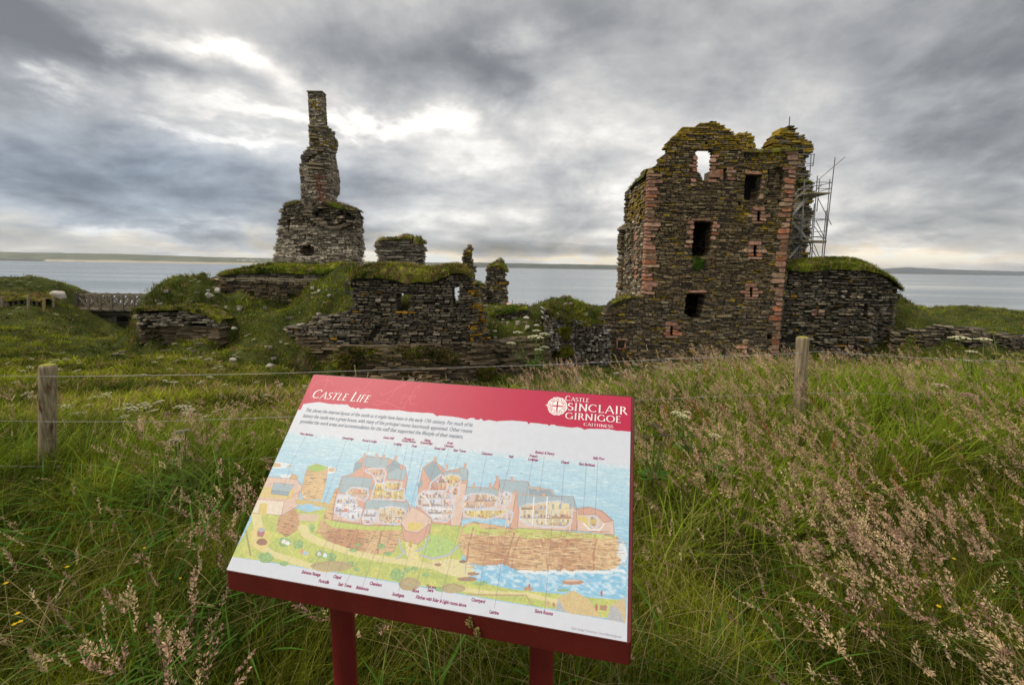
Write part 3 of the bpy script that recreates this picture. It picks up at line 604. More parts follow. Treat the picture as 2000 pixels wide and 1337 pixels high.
# left flank, receding
WL = Wall([(xl, BY), (xl, TY + .15)])
def lcol(u, z):
    if z > WL.uz(1250, 430)[1] and random.random() < .5: return LICH * random.uniform(.45, 1)
    return pick(ST) if random.random() < .6 else pick(GREY)
masonry('side_wall', WL, [(min(u, BY - TY - .32), z) for u, z in WL.poly([(1216, 600), (1218, 520), (1221, 450), (1228, 400), (1229, 370), (1236, 362), (1241, 352), (1250, 342), (1262, 330), (1268, 334), (1267, 400), (1258, 600)])], 1.0, tower, ch=(.12, .2), ln=(.25, .8), colf=lcol, ends=.05, jit=.05,
        holes=[WL.poly([(1232, 450), (1237, 449), (1236, 500), (1231, 500)])])
WS = Wall([(xl - 1.15, BY + .4), (xl - .35, BY + .4)])
WS1 = Wall([(xl - 1.3, BY - .6), (xl + .1, BY - .6)])
masonry('stair_turret', WS1, WS1.poly([(1209, 600), (1212, 520), (1213, 470), (1214, 446), (1219, 438), (1226, 434), (1234, 440), (1236, 600)]), 1.2, tower, ch=(.12, .2), ln=(.25, .6), colf=lcol, ends=.1, jit=.05, holes=[WS1.poly([(1226, 455), (1232, 455), (1231, 476), (1225, 476)])])
blocks('corner_stones', WL, [(1241 + (i % 2), 442 + i * 9.5, 1244 + (i % 3), 450 + i * 9.5) for i in range(11)], tower, proud=.06)
# back wall, seen through the openings and above the front wall
WB = Wall([(xl, BY), (Xat(1560, 400, BY), BY)])
bk = [(1216, 720), (1225, 372), (1240, 380), (1300, 385), (1352, 396), (1425, 400), (1434, 300), (1436, 270), (1441, 262), (1450, 259), (1462, 257), (1474, 266), (1477, 280), (1480, 292), (1480, 400), (1540, 400), (1540, 720)]
def bcol(u, z): return LICH * random.uniform(.6, 1.2) if z > WB.uz(1450, 330)[1] and random.random() < .75 else pick(ST)
masonry('back_wall', WB, WB.poly(bk), .9, tower, ch=(.13, .2), ln=(.25, .7), colf=bcol, ends=.08, holes=[WB.poly([(1370, 470), (1374, 470), (1375, 486), (1370, 486)])])
# inside: the right flank, plus unseen slabs and a partition added to darken the windows
WI = Wall([(xr, TY + 1.2), (xr, BY - .9)])
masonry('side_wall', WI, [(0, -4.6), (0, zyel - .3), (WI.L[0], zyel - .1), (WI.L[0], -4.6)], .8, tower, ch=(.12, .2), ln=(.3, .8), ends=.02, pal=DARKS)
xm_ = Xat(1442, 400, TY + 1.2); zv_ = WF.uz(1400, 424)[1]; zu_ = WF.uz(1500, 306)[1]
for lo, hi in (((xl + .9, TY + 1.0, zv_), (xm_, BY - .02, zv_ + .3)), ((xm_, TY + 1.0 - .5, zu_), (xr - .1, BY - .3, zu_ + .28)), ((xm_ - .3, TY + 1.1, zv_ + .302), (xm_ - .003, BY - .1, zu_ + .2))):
    mb = MB(); box(mb, lo, hi, (.10, .085, .06)); mb.build('shade_slab', M_stone, tower)
WR = Wall([(Xat(1490, 400, BY - .8), BY - .8), (Xat(1600, 400, BY - .8), BY - .8)])
gb = [(1500, 520), (1500, 300), (1504, 285), (1508, 275), (1514, 264), (1526, 256), (1529, 249), (1545, 245), (1557, 248), (1560, 261), (1570, 264), (1583, 274), (1590, 288), (1590, 296), (1582, 303), (1578, 312), (1574, 322), (1583, 336), (1580, 349), (1590, 357), (1593, 372), (1592, 392), (1583, 398), (1584, 404), (1591, 409), (1589, 424), (1583, 432), (1587, 446), (1580, 470), (1576, 482), (1581, 500), (1580, 520)]
zg = WR.uz(1550, 300)[1]
def gcol(u, z): return LICH * random.uniform(.55, 1.25) if random.random() < (.55 if z > zg else .15) else pick(DARKS)
masonry('gable', WR, WR.poly(gb), 1.3, tower, ch=(.12, .2), ln=(.3, .9), colf=gcol, ends=.16, jit=.07)
turf('turf_cap', WF, [(1448, 289), (1470, 291), (1500, 288), (1530, 286), (1560, 288)], [(1450, 297), (1500, 299), (1530, 297), (1560, 294)], 1.1, tower, h=.16, dry=.35)
turf('turf_cap', WR, [(1556, 351), (1568, 349), (1580, 350), (1586, 355)], [(1556, 358), (1570, 357), (1586, 359)], .6, tower, h=.18, dry=.1, front=.25)
turf('turf_cap', WF, [(1196, 589), (1212, 579), (1235, 575), (1254, 577)], [(1194, 595), (1212, 588), (1235, 582), (1255, 580)], 1.1, tower, h=.14, dry=.3)
turf('turf_cap', WF, [(1353, 501), (1362, 499), (1374, 501)], [(1354, 526), (1362, 529), (1374, 520)], .5, tower, h=.16, dry=0, lit=.5, front=.12)
turf('turf_cap', WL, [(1232, 366), (1245, 350), (1262, 330)], [(1232, 372), (1245, 358), (1264, 345)], .8, tower, h=.16, dry=.1, front=.2)
pm = MB(); a = P(1541, 250, BY - .4); tube(pm, [a, P(1542.5, 228, BY - .4)], .035, (.12, .12, .13)); pl_ = pm.build('aerial_pole', M_steel, None)
tag(pl_, 'thin metal pole sticking up from the top of the right gable', 'pole')
# ------------------------------------------------------------------ curtain wall right of the tower
cw = thing('curtain_wall', (xr + 3, 30.4, -4), 'thick dark dry-stone wall with a rounded end and turf top, right of the tower', 'wall')
WC = Wall([(xr - .3, 30.35), (Xat(1702, 600, 30.4), 30.4), (26.4, 31.3), (27.3, 32.8)])
def ccol(u, z):
    r = random.random()
    return ORNG * .7 if r < .03 else (pick(DARKS) * 1.15 if r < .55 else pick(GREY) * .72)
masonry('stonework', WC, WC.poly([(1522, 735), (1535, 540), (1560, 526), (1600, 522), (1660, 521), (1700, 524), (1722, 533), (1742, 550), (1758, 562), (1763, 582), (1757, 597), (1751, 608), (1752, 650), (1754, 735)]), 1.6, cw, ch=(.085, .155), ln=(.22, .65), gap=.06, jit=.085, colf=ccol, ends=.2, miss=.05,
        holes=[WC.poly([(1595.5, 605), (1598, 605), (1597, 617), (1595, 617)]), WC.poly([(1689, 594), (1696, 593), (1695, 618), (1686, 620)])])
blocks('window_surround', WC, [(1586, 604, 1595, 609), (1586, 610, 1595, 616), (1598, 605, 1611, 610), (1598, 610, 1610, 616)], cw, proud=.07)
turf('turf_cap', WC, [(1538, 513), (1560, 509), (1600, 503), (1640, 501), (1680, 503), (1700, 510), (1722, 522), (1742, 540), (1756, 556), (1762, 562)], [(1538, 528), (1575, 532), (1620, 526), (1680, 527), (1710, 533), (1735, 545), (1752, 560), (1762, 570)], 2.2, cw, front=.18, h=.2, dry=.18, dens=90, lit=.4)
lw = thing('boundary_wall', (29, 29.2, -3.5), 'low tumbled dark stone wall at the far right below the grassy hillside', 'wall')
WD = Wall([(Xat(1742, 660, 30), 30.2), (Xat(1800, 660, 29.4), 29.4), (40, 29.4)])
masonry('stonework', WD, WD.poly([(1740, 735), (1745, 652), (1758, 650), (1770, 646), (1795, 643), (1830, 644), (1848, 636), (1866, 639), (1880, 641), (1920, 642), (1925, 654), (1950, 652), (1990, 655), (2060, 662), (2060, 735)]), .9, lw, ch=(.09, .17), ln=(.25, .7), gap=.045, jit=.07, pal=DARKS, ends=.15, miss=.06)
# ------------------------------------------------------------------ keep with the tall chimney (left)
keep = thing('gatehouse_ruin', (-12, 32, 0), 'pale grey gatehouse ruin with a tall leaning chimney stack on the left skyline', 'castle ruin')
KY = 32.
WK = Wall([(Xat(530, 480, KY), KY), (Xat(697, 480, KY), KY), (Xat(697, 480, KY) + .05, KY + 1.9)])
kp = [(530, 530), (531, 502), (536, 492), (533, 484), (538, 474), (541, 462), (537, 457), (543, 441), (541, 432), (546, 420), (544, 411), (550, 403), (560, 396), (585, 391), (630, 392), (668, 396), (680, 402), (690, 407), (700, 411), (708, 418), (711, 428), (711, 530)]
kh = [WK.poly([(586, 487), (592, 482), (606, 480), (613, 484), (616, 494), (612, 500), (590, 501), (586, 495)]),
      WK.poly([(606, 418), (622, 428), (634, 441), (645, 444), (652, 446), (668, 443), (688, 440), (694, 424), (676, 414), (650, 408), (620, 408)]),
      WK.poly([(561, 427), (567, 426), (566, 440), (563, 452), (561, 450)])]
def kcol(u, z):
    n = float(fbm(np.array([u * .9]), np.array([z * 1.1]), 77)[0])
    if z > WK.uz(600, 440)[1]: return pick(DARKS) * 1.1 if random.random() < .6 else pick(GREY) * .8
    if n > .55 or (z < WK.uz(600, 480)[1] and n > .42): return GREY[3] * random.uniform(.85, 1.3)
    return pick(GREY)
masonry('keep_wall', WK, WK.poly(kp), 1.5, keep, ch=(.07, .13), ln=(.16, .5), gap=.012, jit=.045, colf=kcol, ends=.10, holes=kh, bulge=lambda u, z: .05 * math.sin(u * 3.1 + z * 1.7))
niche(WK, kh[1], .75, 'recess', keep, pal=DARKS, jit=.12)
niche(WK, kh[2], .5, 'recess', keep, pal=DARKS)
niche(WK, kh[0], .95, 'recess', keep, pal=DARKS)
blocks('window_surround', WK, [(590, 501, 616, 504), (584, 477, 600, 480)], keep, proud=.06, pal=GREY)
sb = []
for (x, y) in ((600, 420), (608, 424), (614, 429), (620, 434), (626, 438), (633, 441), (642, 444), (652, 444), (620, 430), (630, 436), (598, 414), (665, 441), (676, 438), (684, 432)):
    sb.append((x - 6, y - 2, x + random.uniform(8, 16), y + 2.4))
blocks('broken_vault', WK, sb, keep, proud=.22, depth=.9, pal=DARKS)
WN = Wall([(Xat(585, 350, KY + .3), KY + .3), (Xat(637, 350, KY + .3), KY + .3), (Xat(669, 350, KY + 1.3), KY + 1.3)])
cp = [(587, 402), (586, 370), (585, 340), (583, 322), (588, 315), (585, 306), (592, 297), (598, 290), (592, 292), (603, 284), (602, 262), (601, 244), (638, 244), (645, 250), (655, 257), (656, 269), (660, 272), (662, 283), (660, 291), (657, 300), (659, 320), (662, 332), (665, 352), (665, 378), (660, 384), (657, 402)]
zc0 = WN.uz(620, 300)[1]
xpk = WN.uz(625, 360)
def ncol(u, z):
    if abs(u - xpk[0]) < .35 and WN.uz(620, 395)[1] < z < WN.uz(620, 338)[1] and random.random() < .8: return PNK[1] * random.uniform(.6, .85)
    if z > WN.uz(620, 300)[1] and random.random() < .16: return LICH * random.uniform(.6, 1.0)
    return pick(GREY) * (.95 if z > zc0 else 1.05)
masonry('chimney', WN, WN.poly(cp), .6, keep, ch=(.07, .12), ln=(.16, .5), gap=.008, jit=.022, colf=ncol, ends=.03)
WH = Wall([(Xat(601.5, 210, KY + .3), KY + .3), (Xat(631, 210, KY + .3), KY + .3), (Xat(631, 210, KY + .3), KY + .95)]); zt_ = WH.uz(615, 179)[1]; zb_ = WH.uz(615, 250)[1]
masonry('chimney_shaft', WH, [(0, zb_), (0, zt_), (WH.cu[-1], zt_), (WH.cu[-1], zb_)], .6, keep, ch=(.07, .11), ln=(.16, .4), gap=.007, jit=.008, colf=ncol, ends=.01)
mb = MB(); e0 = WH.at(np.array([-.05]), np.array([.05]))[0]; box(mb, (e0[0] + .02, e0[1] + .02, zt_), (e0[0] + WH.L[0] + .06, e0[1] + .7, zt_ + .05), (.22, .19, .13)); mb.build('cap_stone', M_stone, keep)
cb = [(random.uniform(600, 630), y, 0, 0) for y in (286, 291, 296, 301, 306, 311, 316, 321, 326)]
cb = [(x, y, x + random.uniform(8, 16), y + 4.5) for (x, y, _, _) in cb] + [(590, 302, 612, 306), (588, 307, 606, 311), (596, 297, 618, 302), (612, 327, 634, 331), (600, 318, 632, 323), (606, 268, 622, 271), (616, 254, 640, 258), (603, 245, 637, 248)]
blocks('broken_vault', WN, cb, keep, proud=.16, depth=.5, pal=DARKS * 1.3)
turf('turf_cap', WK, [(556, 397), (568, 391), (585, 389)], [(556, 402), (570, 398), (586, 396)], 1.2, keep, h=.2, dry=.4)
turf('turf_cap', WK, [(634, 392), (655, 393), (668, 396), (690, 405), (706, 412)], [(634, 400), (655, 405), (680, 411), (706, 417)], 1.2, keep, h=.18, dry=.35, front=.16)
# ruined block
blk = thing('ruined_block', (-6.5, 30.5, 0), 'square block of thin grey slabs with turf tufts on top, right of the chimney ruin', 'castle ruin')
WQ = Wall([(Xat(728, 490, 30.6), 30.6), (Xat(822, 490, 30.6), 30.6), (Xat(833, 490, 31.4), 31.7)]); qh = [WQ.poly([(772, 566), (812, 566), (814, 620), (770, 620)])]
masonry('stonework', WQ, WQ.poly([(722, 615), (724, 535), (728, 524), (734, 511), (737, 502), (732, 494), (729, 480), (732, 472), (739, 467), (760, 465), (800, 463), (806, 470), (812, 476), (828, 474), (832, 482), (831, 535), (834, 615)]), 1.4, blk, holes=qh, ch=(.07, .13), ln=(.3, .95), gap=.012, jit=.04, pal=GREY * .74, ends=.12)
turf('turf_cap', WQ, [(738, 465), (746, 461), (754, 466), (770, 462), (782, 459), (792, 455), (803, 459)], [(738, 470), (760, 469), (785, 467), (805, 467)], 1.2, blk, h=.2, dry=.4)
turf('turf_cap', WQ, [(808, 463), (815, 460), (824, 463), (829, 470)], [(808, 475), (818, 477), (829, 477)], 1.0, blk, h=.17, dry=.4, front=.16)
# ------------------------------------------------------------------ outer wall in the middle
ow = thing('outer_wall', (-5, 24, -3), 'long dark dry-stone wall with two window holes and shaggy turf cap, centre left', 'wall')
WO = Wall([(Xat(548, 650, 24.), 24.), (Xat(924, 620, 24.), 24.), (Xat(962, 620, 25.4), 25.4)])
op = [(550, 640), (560, 654), (580, 659), (600, 669), (640, 677), (700, 677), (760, 679), (860, 677), (958, 675), (959, 662), (955, 640), (950, 620), (946, 600), (941, 578), (938, 562), (930, 560), (924, 545), (921, 533), (895, 524), (880, 530), (850, 540), (800, 541), (760, 536), (700, 537), (683, 546), (684, 575), (691, 590), (684, 602), (672, 611), (650, 616), (612, 619), (600, 632), (575, 638)]
oh = [WO.poly([(776, 574), (797, 573), (801, 581), (797, 590), (800, 600), (796, 607), (776, 608), (773, 590)]), WO.poly([(884, 562), (890, 559), (896, 558), (897, 572), (894, 576), (894, 600), (886, 600)]),
      WO.poly([(720, 665), (724, 651), (732, 639), (744, 637), (742, 648), (734, 655), (728, 668)])]
def ocol(u, z):
    r = random.random(); x = WO.uz(925, 600)[0]
    if u > x - .2 and r < .33: return ORNG * random.uniform(.6, 1.1)
    if r < .02: return ORNG * random.uniform(.6, 1)
    if u < WO.uz(700, 640)[0] and z < WO.uz(600, 610)[1]: return pick(GREY) * .85
    return pick(GREY) * .62 if r < .5 else pick(DARKS)
masonry('stonework', WO, WO.poly(op), 1.25, ow, ch=(.085, .15), ln=(.2, .62), gap=.038, jit=.06, colf=ocol, ends=.13, holes=oh, miss=.035)
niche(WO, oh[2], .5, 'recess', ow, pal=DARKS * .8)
blocks('window_sill', WO, [(773, 608, 784, 611), (785, 608, 797, 612), (799, 608, 812, 611)], ow, proud=.1, pal=np.array([ORNG, ORNG * .7]))
turf('turf_cap', WO, [(684, 540), (698, 524), (709, 517), (738, 514), (780, 514), (805, 516), (820, 521), (845, 521), (870, 517), (892, 515), (902, 520), (915, 528), (922, 538)],
     [(688, 546), (700, 543), (748, 543), (775, 547), (797, 555), (820, 549), (840, 552), (872, 540), (886, 532), (905, 534), (921, 541)], 1.6, ow, front=.28, h=.26, dens=150, dry=.42)
# long wall with the pale band
lg = thing('range_wall', (-14, 28.3, -1.5), 'long brown wall with small square openings and a pale stone band under turf, left of centre', 'wall')
WG = Wall([(Xat(412, 560, 28.3), 28.3), (Xat(668, 560, 28.3), 28.3)])
zb1 = WG.uz(500, 541.5)[1]; zb0 = WG.uz(500, 550)[1]
def gcol2(u, z):
    if zb0 < z < zb1: return np.array([.50, .42, .29]) * random.uniform(.75, 1.1)
    if z > zb1: return pick(GREY) * .75
    return pick(ST) * (.85 if random.random() < .9 else 1.7)
masonry('stonework', WG, WG.poly([(413, 640), (413, 560), (412, 550), (420, 544), (430, 537), (478, 531), (560, 530), (664, 530), (664, 640)]), 1.2, lg, ch=(.09, .17), ln=(.25, .85), gap=.012, jit=.03, colf=gcol2, ends=.14,
        holes=[WG.poly([(433, 568), (443, 568), (443, 577), (433, 577)]), WG.poly([(484, 569), (496, 569), (496, 578), (484, 578)]), WG.poly([(562, 574), (576, 574), (576, 583), (562, 583)]), WG.poly([(505, 571), (507, 571), (507, 574), (505, 574)]), WG.poly([(534, 570), (536, 570), (536, 574), (534, 574)])])
turf('turf_cap', WG, [(428, 533), (436, 528), (460, 524), (500, 519), (520, 515), (560, 517), (600, 519), (640, 515), (664, 511)], [(430, 538), (470, 534), (500, 533), (560, 533), (600, 535), (640, 534), (664, 535)], 1.6, lg, front=.25, h=.2, dens=110, dry=.15, lit=.5)
# mound front wall and rock under it
mwall = thing('mound_wall', (-17.5, 24, -1.8), 'short band of pale stones round the foot of the grassy mound, beside the bridge', 'wall')
WM = Wall([(Xat(262, 620, 25.2), 25.6), (Xat(268, 620, 24.), 24.), (Xat(436, 620, 24.), 24.)])
masonry('stonework', WM, WM.poly([(258, 611), (266, 606), (280, 611), (300, 614), (330, 616), (355, 612), (362, 607), (372, 606), (380, 614), (396, 612), (402, 612), (410, 622), (432, 634), (434, 643), (404, 640), (396, 631), (330, 629), (262, 629)]), .7, mwall, ch=(.07, .14), ln=(.2, .6), gap=.03, jit=.08, pal=GREY, ends=.15, miss=.15)
def strata(name, wall, poly, pal, label, T=2.0, ch=(.04, .13), jit=.055, bulge=None, ends=.2, gap=.006, ln=(.3, 1.7)):
    o = masonry(name, wall, wall.poly(poly), T, None, ch=ch, ln=ln, gap=gap, jit=jit, pal=pal, ends=ends, matr=M_rock, core=(.10, .08, .05), bulge=bulge)
    return tag(o, kind='structure')
BRN = np.array([[.17, .125, .075], [.13, .10, .065], [.21, .16, .10], [.10, .08, .055], [.19, .15, .10]])
turf('turf_cap', WM, [(264, 602), (285, 599), (330, 598), (370, 597), (405, 603), (430, 622)], [(264, 607), (285, 609), (300, 612), (330, 614), (362, 605), (380, 611), (405, 614), (432, 632)], 1.6, mwall, front=.12, h=.2, dens=110, dry=.25)
WM2 = Wall([(Xat(262, 650, 25.4), 25.8), (Xat(266, 650, 24.05), 24.05), (Xat(445, 650, 24.1), 24.1)])
strata('cliff', WM2, [(264, 626), (430, 640), (432, 712), (262, 712)], BRN, '', bulge=lambda u, z: .18 * math.sin(u * 1.3) - .1)
WX = Wall([(Xat(570, 720, 23.7), 23.7), (Xat(925, 700, 23.8), 23.8), (Xat(985, 700, 25.6), 25.6), (Xat(1075, 680, 27.4), 27.4)])
strata('cliff', WX, [(572, 650), (640, 674), (700, 675), (920, 673), (962, 673), (1000, 662), (1075, 655), (1090, 770), (570, 770)], BRN, '', T=2.2, bulge=lambda u, z: .22 * math.sin(u * .9 + z) + .12 * math.sin(u * 2.7) - .05 + .16 * max(0, -2.6 - z))
# turf hanging on the cliff ledges
def patch_turf(wall, polys, cnt, h, dry, lit=0):
    pts = []
    for poly in polys:
        pl = wall.poly(poly); us = [p[0] for p in pl]; zs = [p[1] for p in pl]; k = 0
        while k < cnt:
            z = random.uniform(min(zs), max(zs)); u = random.uniform(min(us), max(us))
            if any(a <= u <= b for a, b in spans([pl], z)):
                xy = wall.at(np.array([u]), np.array([random.uniform(.0, .25)]))[0]; pts.append((xy[0], xy[1], z)); k += 1
    pts = np.array(pts); n = len(pts); mb = MB(); c = patchcol(pts[:, 0] * 2, pts[:, 2] * 2.5, dry) * .85 + lit * np.array([.02, .03, 0]); tufts(mb, pts, np.full(n, h), c, 7, .03, .07, (.5, 1.4)); return mb
mb = patch_turf(WX, [[(640, 705), (655, 685), (700, 677), (850, 679), (890, 688), (905, 705), (870, 712), (850, 705), (830, 720), (812, 715), (800, 700), (760, 712), (720, 700), (700, 725), (670, 738), (655, 725)], [(780, 730), (800, 725), (815, 740), (790, 755)], [(930, 722), (960, 715), (965, 740), (940, 745)]], 900, .2, .3)
tag(mb.build('ledge_turf', M_far_grass), kind='stuff')
# pinnacles
for nm, lab, path, poly in (
    ('stone_pinnacle', 'thin broken finger of stone with orange lichen on the skyline, centre', (900, 930, 34.), [(897, 600), (899, 545), (900, 522), (902, 515), (901, 497), (904, 489), (911, 484), (913, 479), (921, 480), (922, 505), (923, 516), (928, 522), (927, 545), (929, 560), (926, 600)]),
    ('stone_pinnacle', 'wider stone stump with pointed turf cap standing against the sea, centre', (946, 996, 33.), [(945, 625), (948, 590), (949, 535), (951, 521), (962, 514), (974, 507), (983, 508), (988, 520), (993, 528), (988, 533), (989, 545), (994, 552), (990, 565), (991, 585), (988, 625)])):
    t_ = thing(nm, P(path[0], 600, path[2]), lab, 'castle ruin'); w_ = Wall([(Xat(path[0], 540, path[2]), path[2]), (Xat(path[1], 540, path[2]), path[2])])
    masonry('stonework', w_, w_.poly(poly), 1.1, t_, ch=(.09, .16), ln=(.2, .6), gap=.02, jit=.06, ends=.13, colf=lambda u, z: LICH * random.uniform(.6, 1) if random.random() < .12 else pick(DARKS))
    if path[0] == 946: turf('turf_cap', w_, [(951, 519), (965, 511), (978, 503), (984, 508), (992, 527)], [(951, 524), (965, 518), (978, 519), (984, 528), (993, 530)], 1.0, t_, h=.13, dry=.3)
    else: turf('turf_cap', w_, [(903, 515), (912, 511), (921, 515)], [(902, 519), (912, 520), (922, 519)], .9, t_, h=.14, dry=.2, front=.2)
# low linking walls
t_ = thing('linking_wall', P(940, 600, 32), 'low rough wall joining the two stone pinnacles', 'wall'); w_ = Wall([(Xat(924, 580, 32.6), 32.6), (Xat(952, 580, 32.6), 32.6)])
masonry('stonework', w_, w_.poly([(922, 625), (923, 553), (930, 551), (940, 556), (950, 562), (952, 625)]), .8, t_, pal=DARKS, ends=.12, jit=.06, gap=.02)
turf('turf_cap', w_, [(922, 549), (930, 546), (940, 551), (950, 557)], [(922, 555), (930, 555), (940, 561), (950, 566)], .8, t_, h=.15, dry=.3)
t_ = thing('terrace_wall', P(990, 620, 28.6), 'low terrace wall of small stones under bright grass, behind the white flowers', 'wall'); w_ = Wall([(Xat(950, 610, 28.6), 28.6), (Xat(1064, 610, 28.9), 28.9)])
masonry('stonework', w_, w_.poly([(948, 640), (952, 612), (990, 610), (1012, 606), (1032, 602), (1033, 622), (1060, 624), (1062, 640)]), .7, t_, pal=DARKS, ch=(.08, .14), ln=(.15, .4), ends=.1, jit=.05, gap=.02)
turf('turf_cap', w_, [(952, 606), (975, 603), (1000, 597), (1012, 599), (1030, 597)], [(952, 616), (975, 615), (1000, 610), (1012, 608), (1030, 604)], 1.2, t_, h=.18, dry=.08, front=.2, lit=.6)
rb = thing('rubble_wall', P(1120, 680, 28.3), 'collapsed rubble wall of small pale stones beneath a grassy hump, left of the tower', 'wall')
WU = Wall([(Xat(1062, 650, 28.3), 28.3), (Xat(1192, 650, 28.6), 28.6)])
RUB = np.array([[.26, .23, .19], [.36, .33, .29], [.19, .165, .13], [.45, .42, .38], [.15, .125, .09]])
masonry('stonework', WU, WU.poly([(1061, 603), (1072, 606), (1084, 612), (1110, 622), (1140, 632), (1170, 636), (1194, 636), (1196, 735), (1072, 735), (1066, 660)]), 1.2, rb, ch=(.09, .17), ln=(.12, .36), gap=.03, jit=.09, pal=RUB * .8, ends=.1, miss=.03, bulge=lambda u, z: .12 * math.sin(u * 2.1) * math.cos(z * 2))
mb = patch_turf(WU, [[(1062, 600), (1075, 590), (1110, 592), (1150, 622), (1185, 632), (1160, 642), (1110, 634), (1080, 620)], [(1090, 642), (1110, 638), (1112, 665), (1098, 660)], [(1075, 690), (1110, 672), (1120, 690), (1090, 705)]], 330, .19, .15)
o = mb.build('turf_cap', M_far_grass, rb)
# ------------------------------------------------------------------ bridge
br = thing('footbridge', P(146, 603, 34), 'grey timber footbridge with crossed railings beside the grassy mound', 'bridge')
WDC = (.21, .18, .135); WDD = (.09, .078, .06)
for row, Yb, dx, dy in (('front', 34., 0, 0), ('back', 35.7, 13, -2.2)):
    xs_ = [150, 173, 195.5, 218, 240, 262, 285, 308]; rt = 575 + dy; rbm = 599 + dy * 1.2
    f3 = lambda x, y: P(x + dx, y, Yb)
    m = MB(); beam(m, f3(145, rt), f3(312, rt + 2.3), .12, .09, WDC); m.build('handrail', M_wood, br)
    m = MB(); beam(m, f3(150, rbm), f3(312, rbm + 2.3), .09, .10, WDC); m.build('bottom_rail', M_wood, br)
    for i, x in enumerate(xs_):
        k = 2.3 * (x - 145) / 167
        m = MB(); beam(m, f3(x, rt - 2 + k if i else rt - 4), f3(x, rbm + 5 + k), .13 if i else .24, .13 if i else .2, WDC if i else WDD); m.build('post', M_wood, br)
        if i < len(xs_) - 1:
            x2 = xs_[i + 1]; k2 = 2.3 * (x2 - 145) / 167
            m = MB(); beam(m, f3(x + 1, rt + 2 + k) - [0, .03, 0], f3(x2 - 1, rbm - 1 + k2) - [0, .03, 0], .07, .1, WDC); beam(m, f3(x + 1, rbm - 1 + k) + [0, .05, 0], f3(x2 - 1, rt + 2 + k2) + [0, .05, 0], .07, .1, WDC); m.build('brace', M_wood, br)
a = P(148, 603, 33.95); b = P(312, 605, 33.95); a2 = P(160, 601, 35.75); b2 = P(325, 603, 35.75)
m = MB(); quadbox(m, [tuple(a - [0, 0, .12]), tuple(b - [0, 0, .12]), tuple(b2 - [0, 0, .12]), tuple(a2 - [0, 0, .12]), tuple(a), tuple(b), tuple(b2), tuple(a2)], WDC); m.build('deck', M_wood, br)
for Yb in (34.3, 35.4):
    m = MB(); beam(m, P(160, 611, Yb), P(312, 613, Yb), .25, .32, WDD); m.build('beam', M_wood, br)
for x in (175, 196, 219, 241, 263, 286):
    m = MB(); p = P(x, 606, 33.9); beam(m, p - [0, .1, 0], p + [0, 1.9, 0], .32, .12, WDD); m.build('cross_beam', M_wood, br)
pier = thing('bridge_pier', P(200, 640, 34.4), 'square pale stone pier standing under the footbridge', 'pier')
wp = Wall([(Xat(172, 630, 34.5), 34.5), (Xat(228, 630, 34.3), 34.3), (Xat(228, 630, 34.3) + .2, 35.8)])
masonry('stonework', wp, wp.poly([(170, 618), (228, 618), (229, 655), (176, 655)]), 1.3, pier, pal=GREY * .75, ch=(.08, .15), ln=(.15, .45), ends=.04, jit=.03, gap=.012)
m = MB(); a = P(171, 588, 37.2); beam(m, a - [.28, 0, .25], a + [.3, 0, .3], .05, .62, (.75, .75, .75)); o = m.build('notice_board', M_print, None); tag(o, 'small white notice board seen through the railings of the footbridge', 'sign')
# retaining wall, posts and stones at the left end
rt_ = thing('retaining_wall', P(40, 600, 30), 'concrete slab retaining wall under overhanging turf at the far left', 'wall')
WRt = Wall([(Xat(-60, 600, 30), 30.), (Xat(86, 600, 30), 30.)])
def slab(x0, x1, col, nm, off, t=.12):
    u0, z1 = WRt.uz(x0, 581 + (x0 < 20) * 3); u1, _ = WRt.uz(x1, 590); z0 = WRt.uz((x0 + x1) / 2, 606)[1]; m = MB()
    stones(m, WRt, [(u0, u1, z0, z1, off, t, *col)], .002); m.build(nm, M_rock, rt_)
for x0, x1 in ((-60, -2), (-1, 19), (21, 29), (31, 41), (43, 54), (58, 65), (67, 75), (77, 84)): slab(x0, x1, (.24, .21, .17), 'slab', 0)
for x in (20, 30, 42, 66, 76): slab(x - .9, x + .9, (.05, .045, .04), 'upright', .1, .2)
turf('turf_cap', WRt, [(-60, 572), (0, 574), (25, 577), (50, 573), (70, 576), (86, 582)], [(-60, 585), (0, 586), (25, 588), (50, 585), (70, 587), (86, 588)], 1.4, rt_, front=.3, h=.22, dry=.5, dens=90)
for i, (x, yt, yb, Yp, lb) in enumerate(((4, 580, 611, 29.2, 'leftmost weathered post in front of the concrete retaining wall'), (55.5, 577, 608, 29.2, 'weathered post at the middle of the concrete retaining wall'), (86, 583, 603, 29.6, 'short yellowish post at the end of the retaining wall'), (104, 577, 602, 30.5, 'lone weathered post between the retaining wall and the footbridge'))):
    m = MB(); a = P(x, yb + 4, Yp); b = P(x, yt, Yp); tube(m, [a, b, b + [0, 0, .015]], [.075, .07, .05], (.30, .25, .17) if i != 2 else (.38, .28, .10), 9); tag(m.build('fence_post', M_wood, None), lb, 'post', 'weathered posts by the retaining wall')
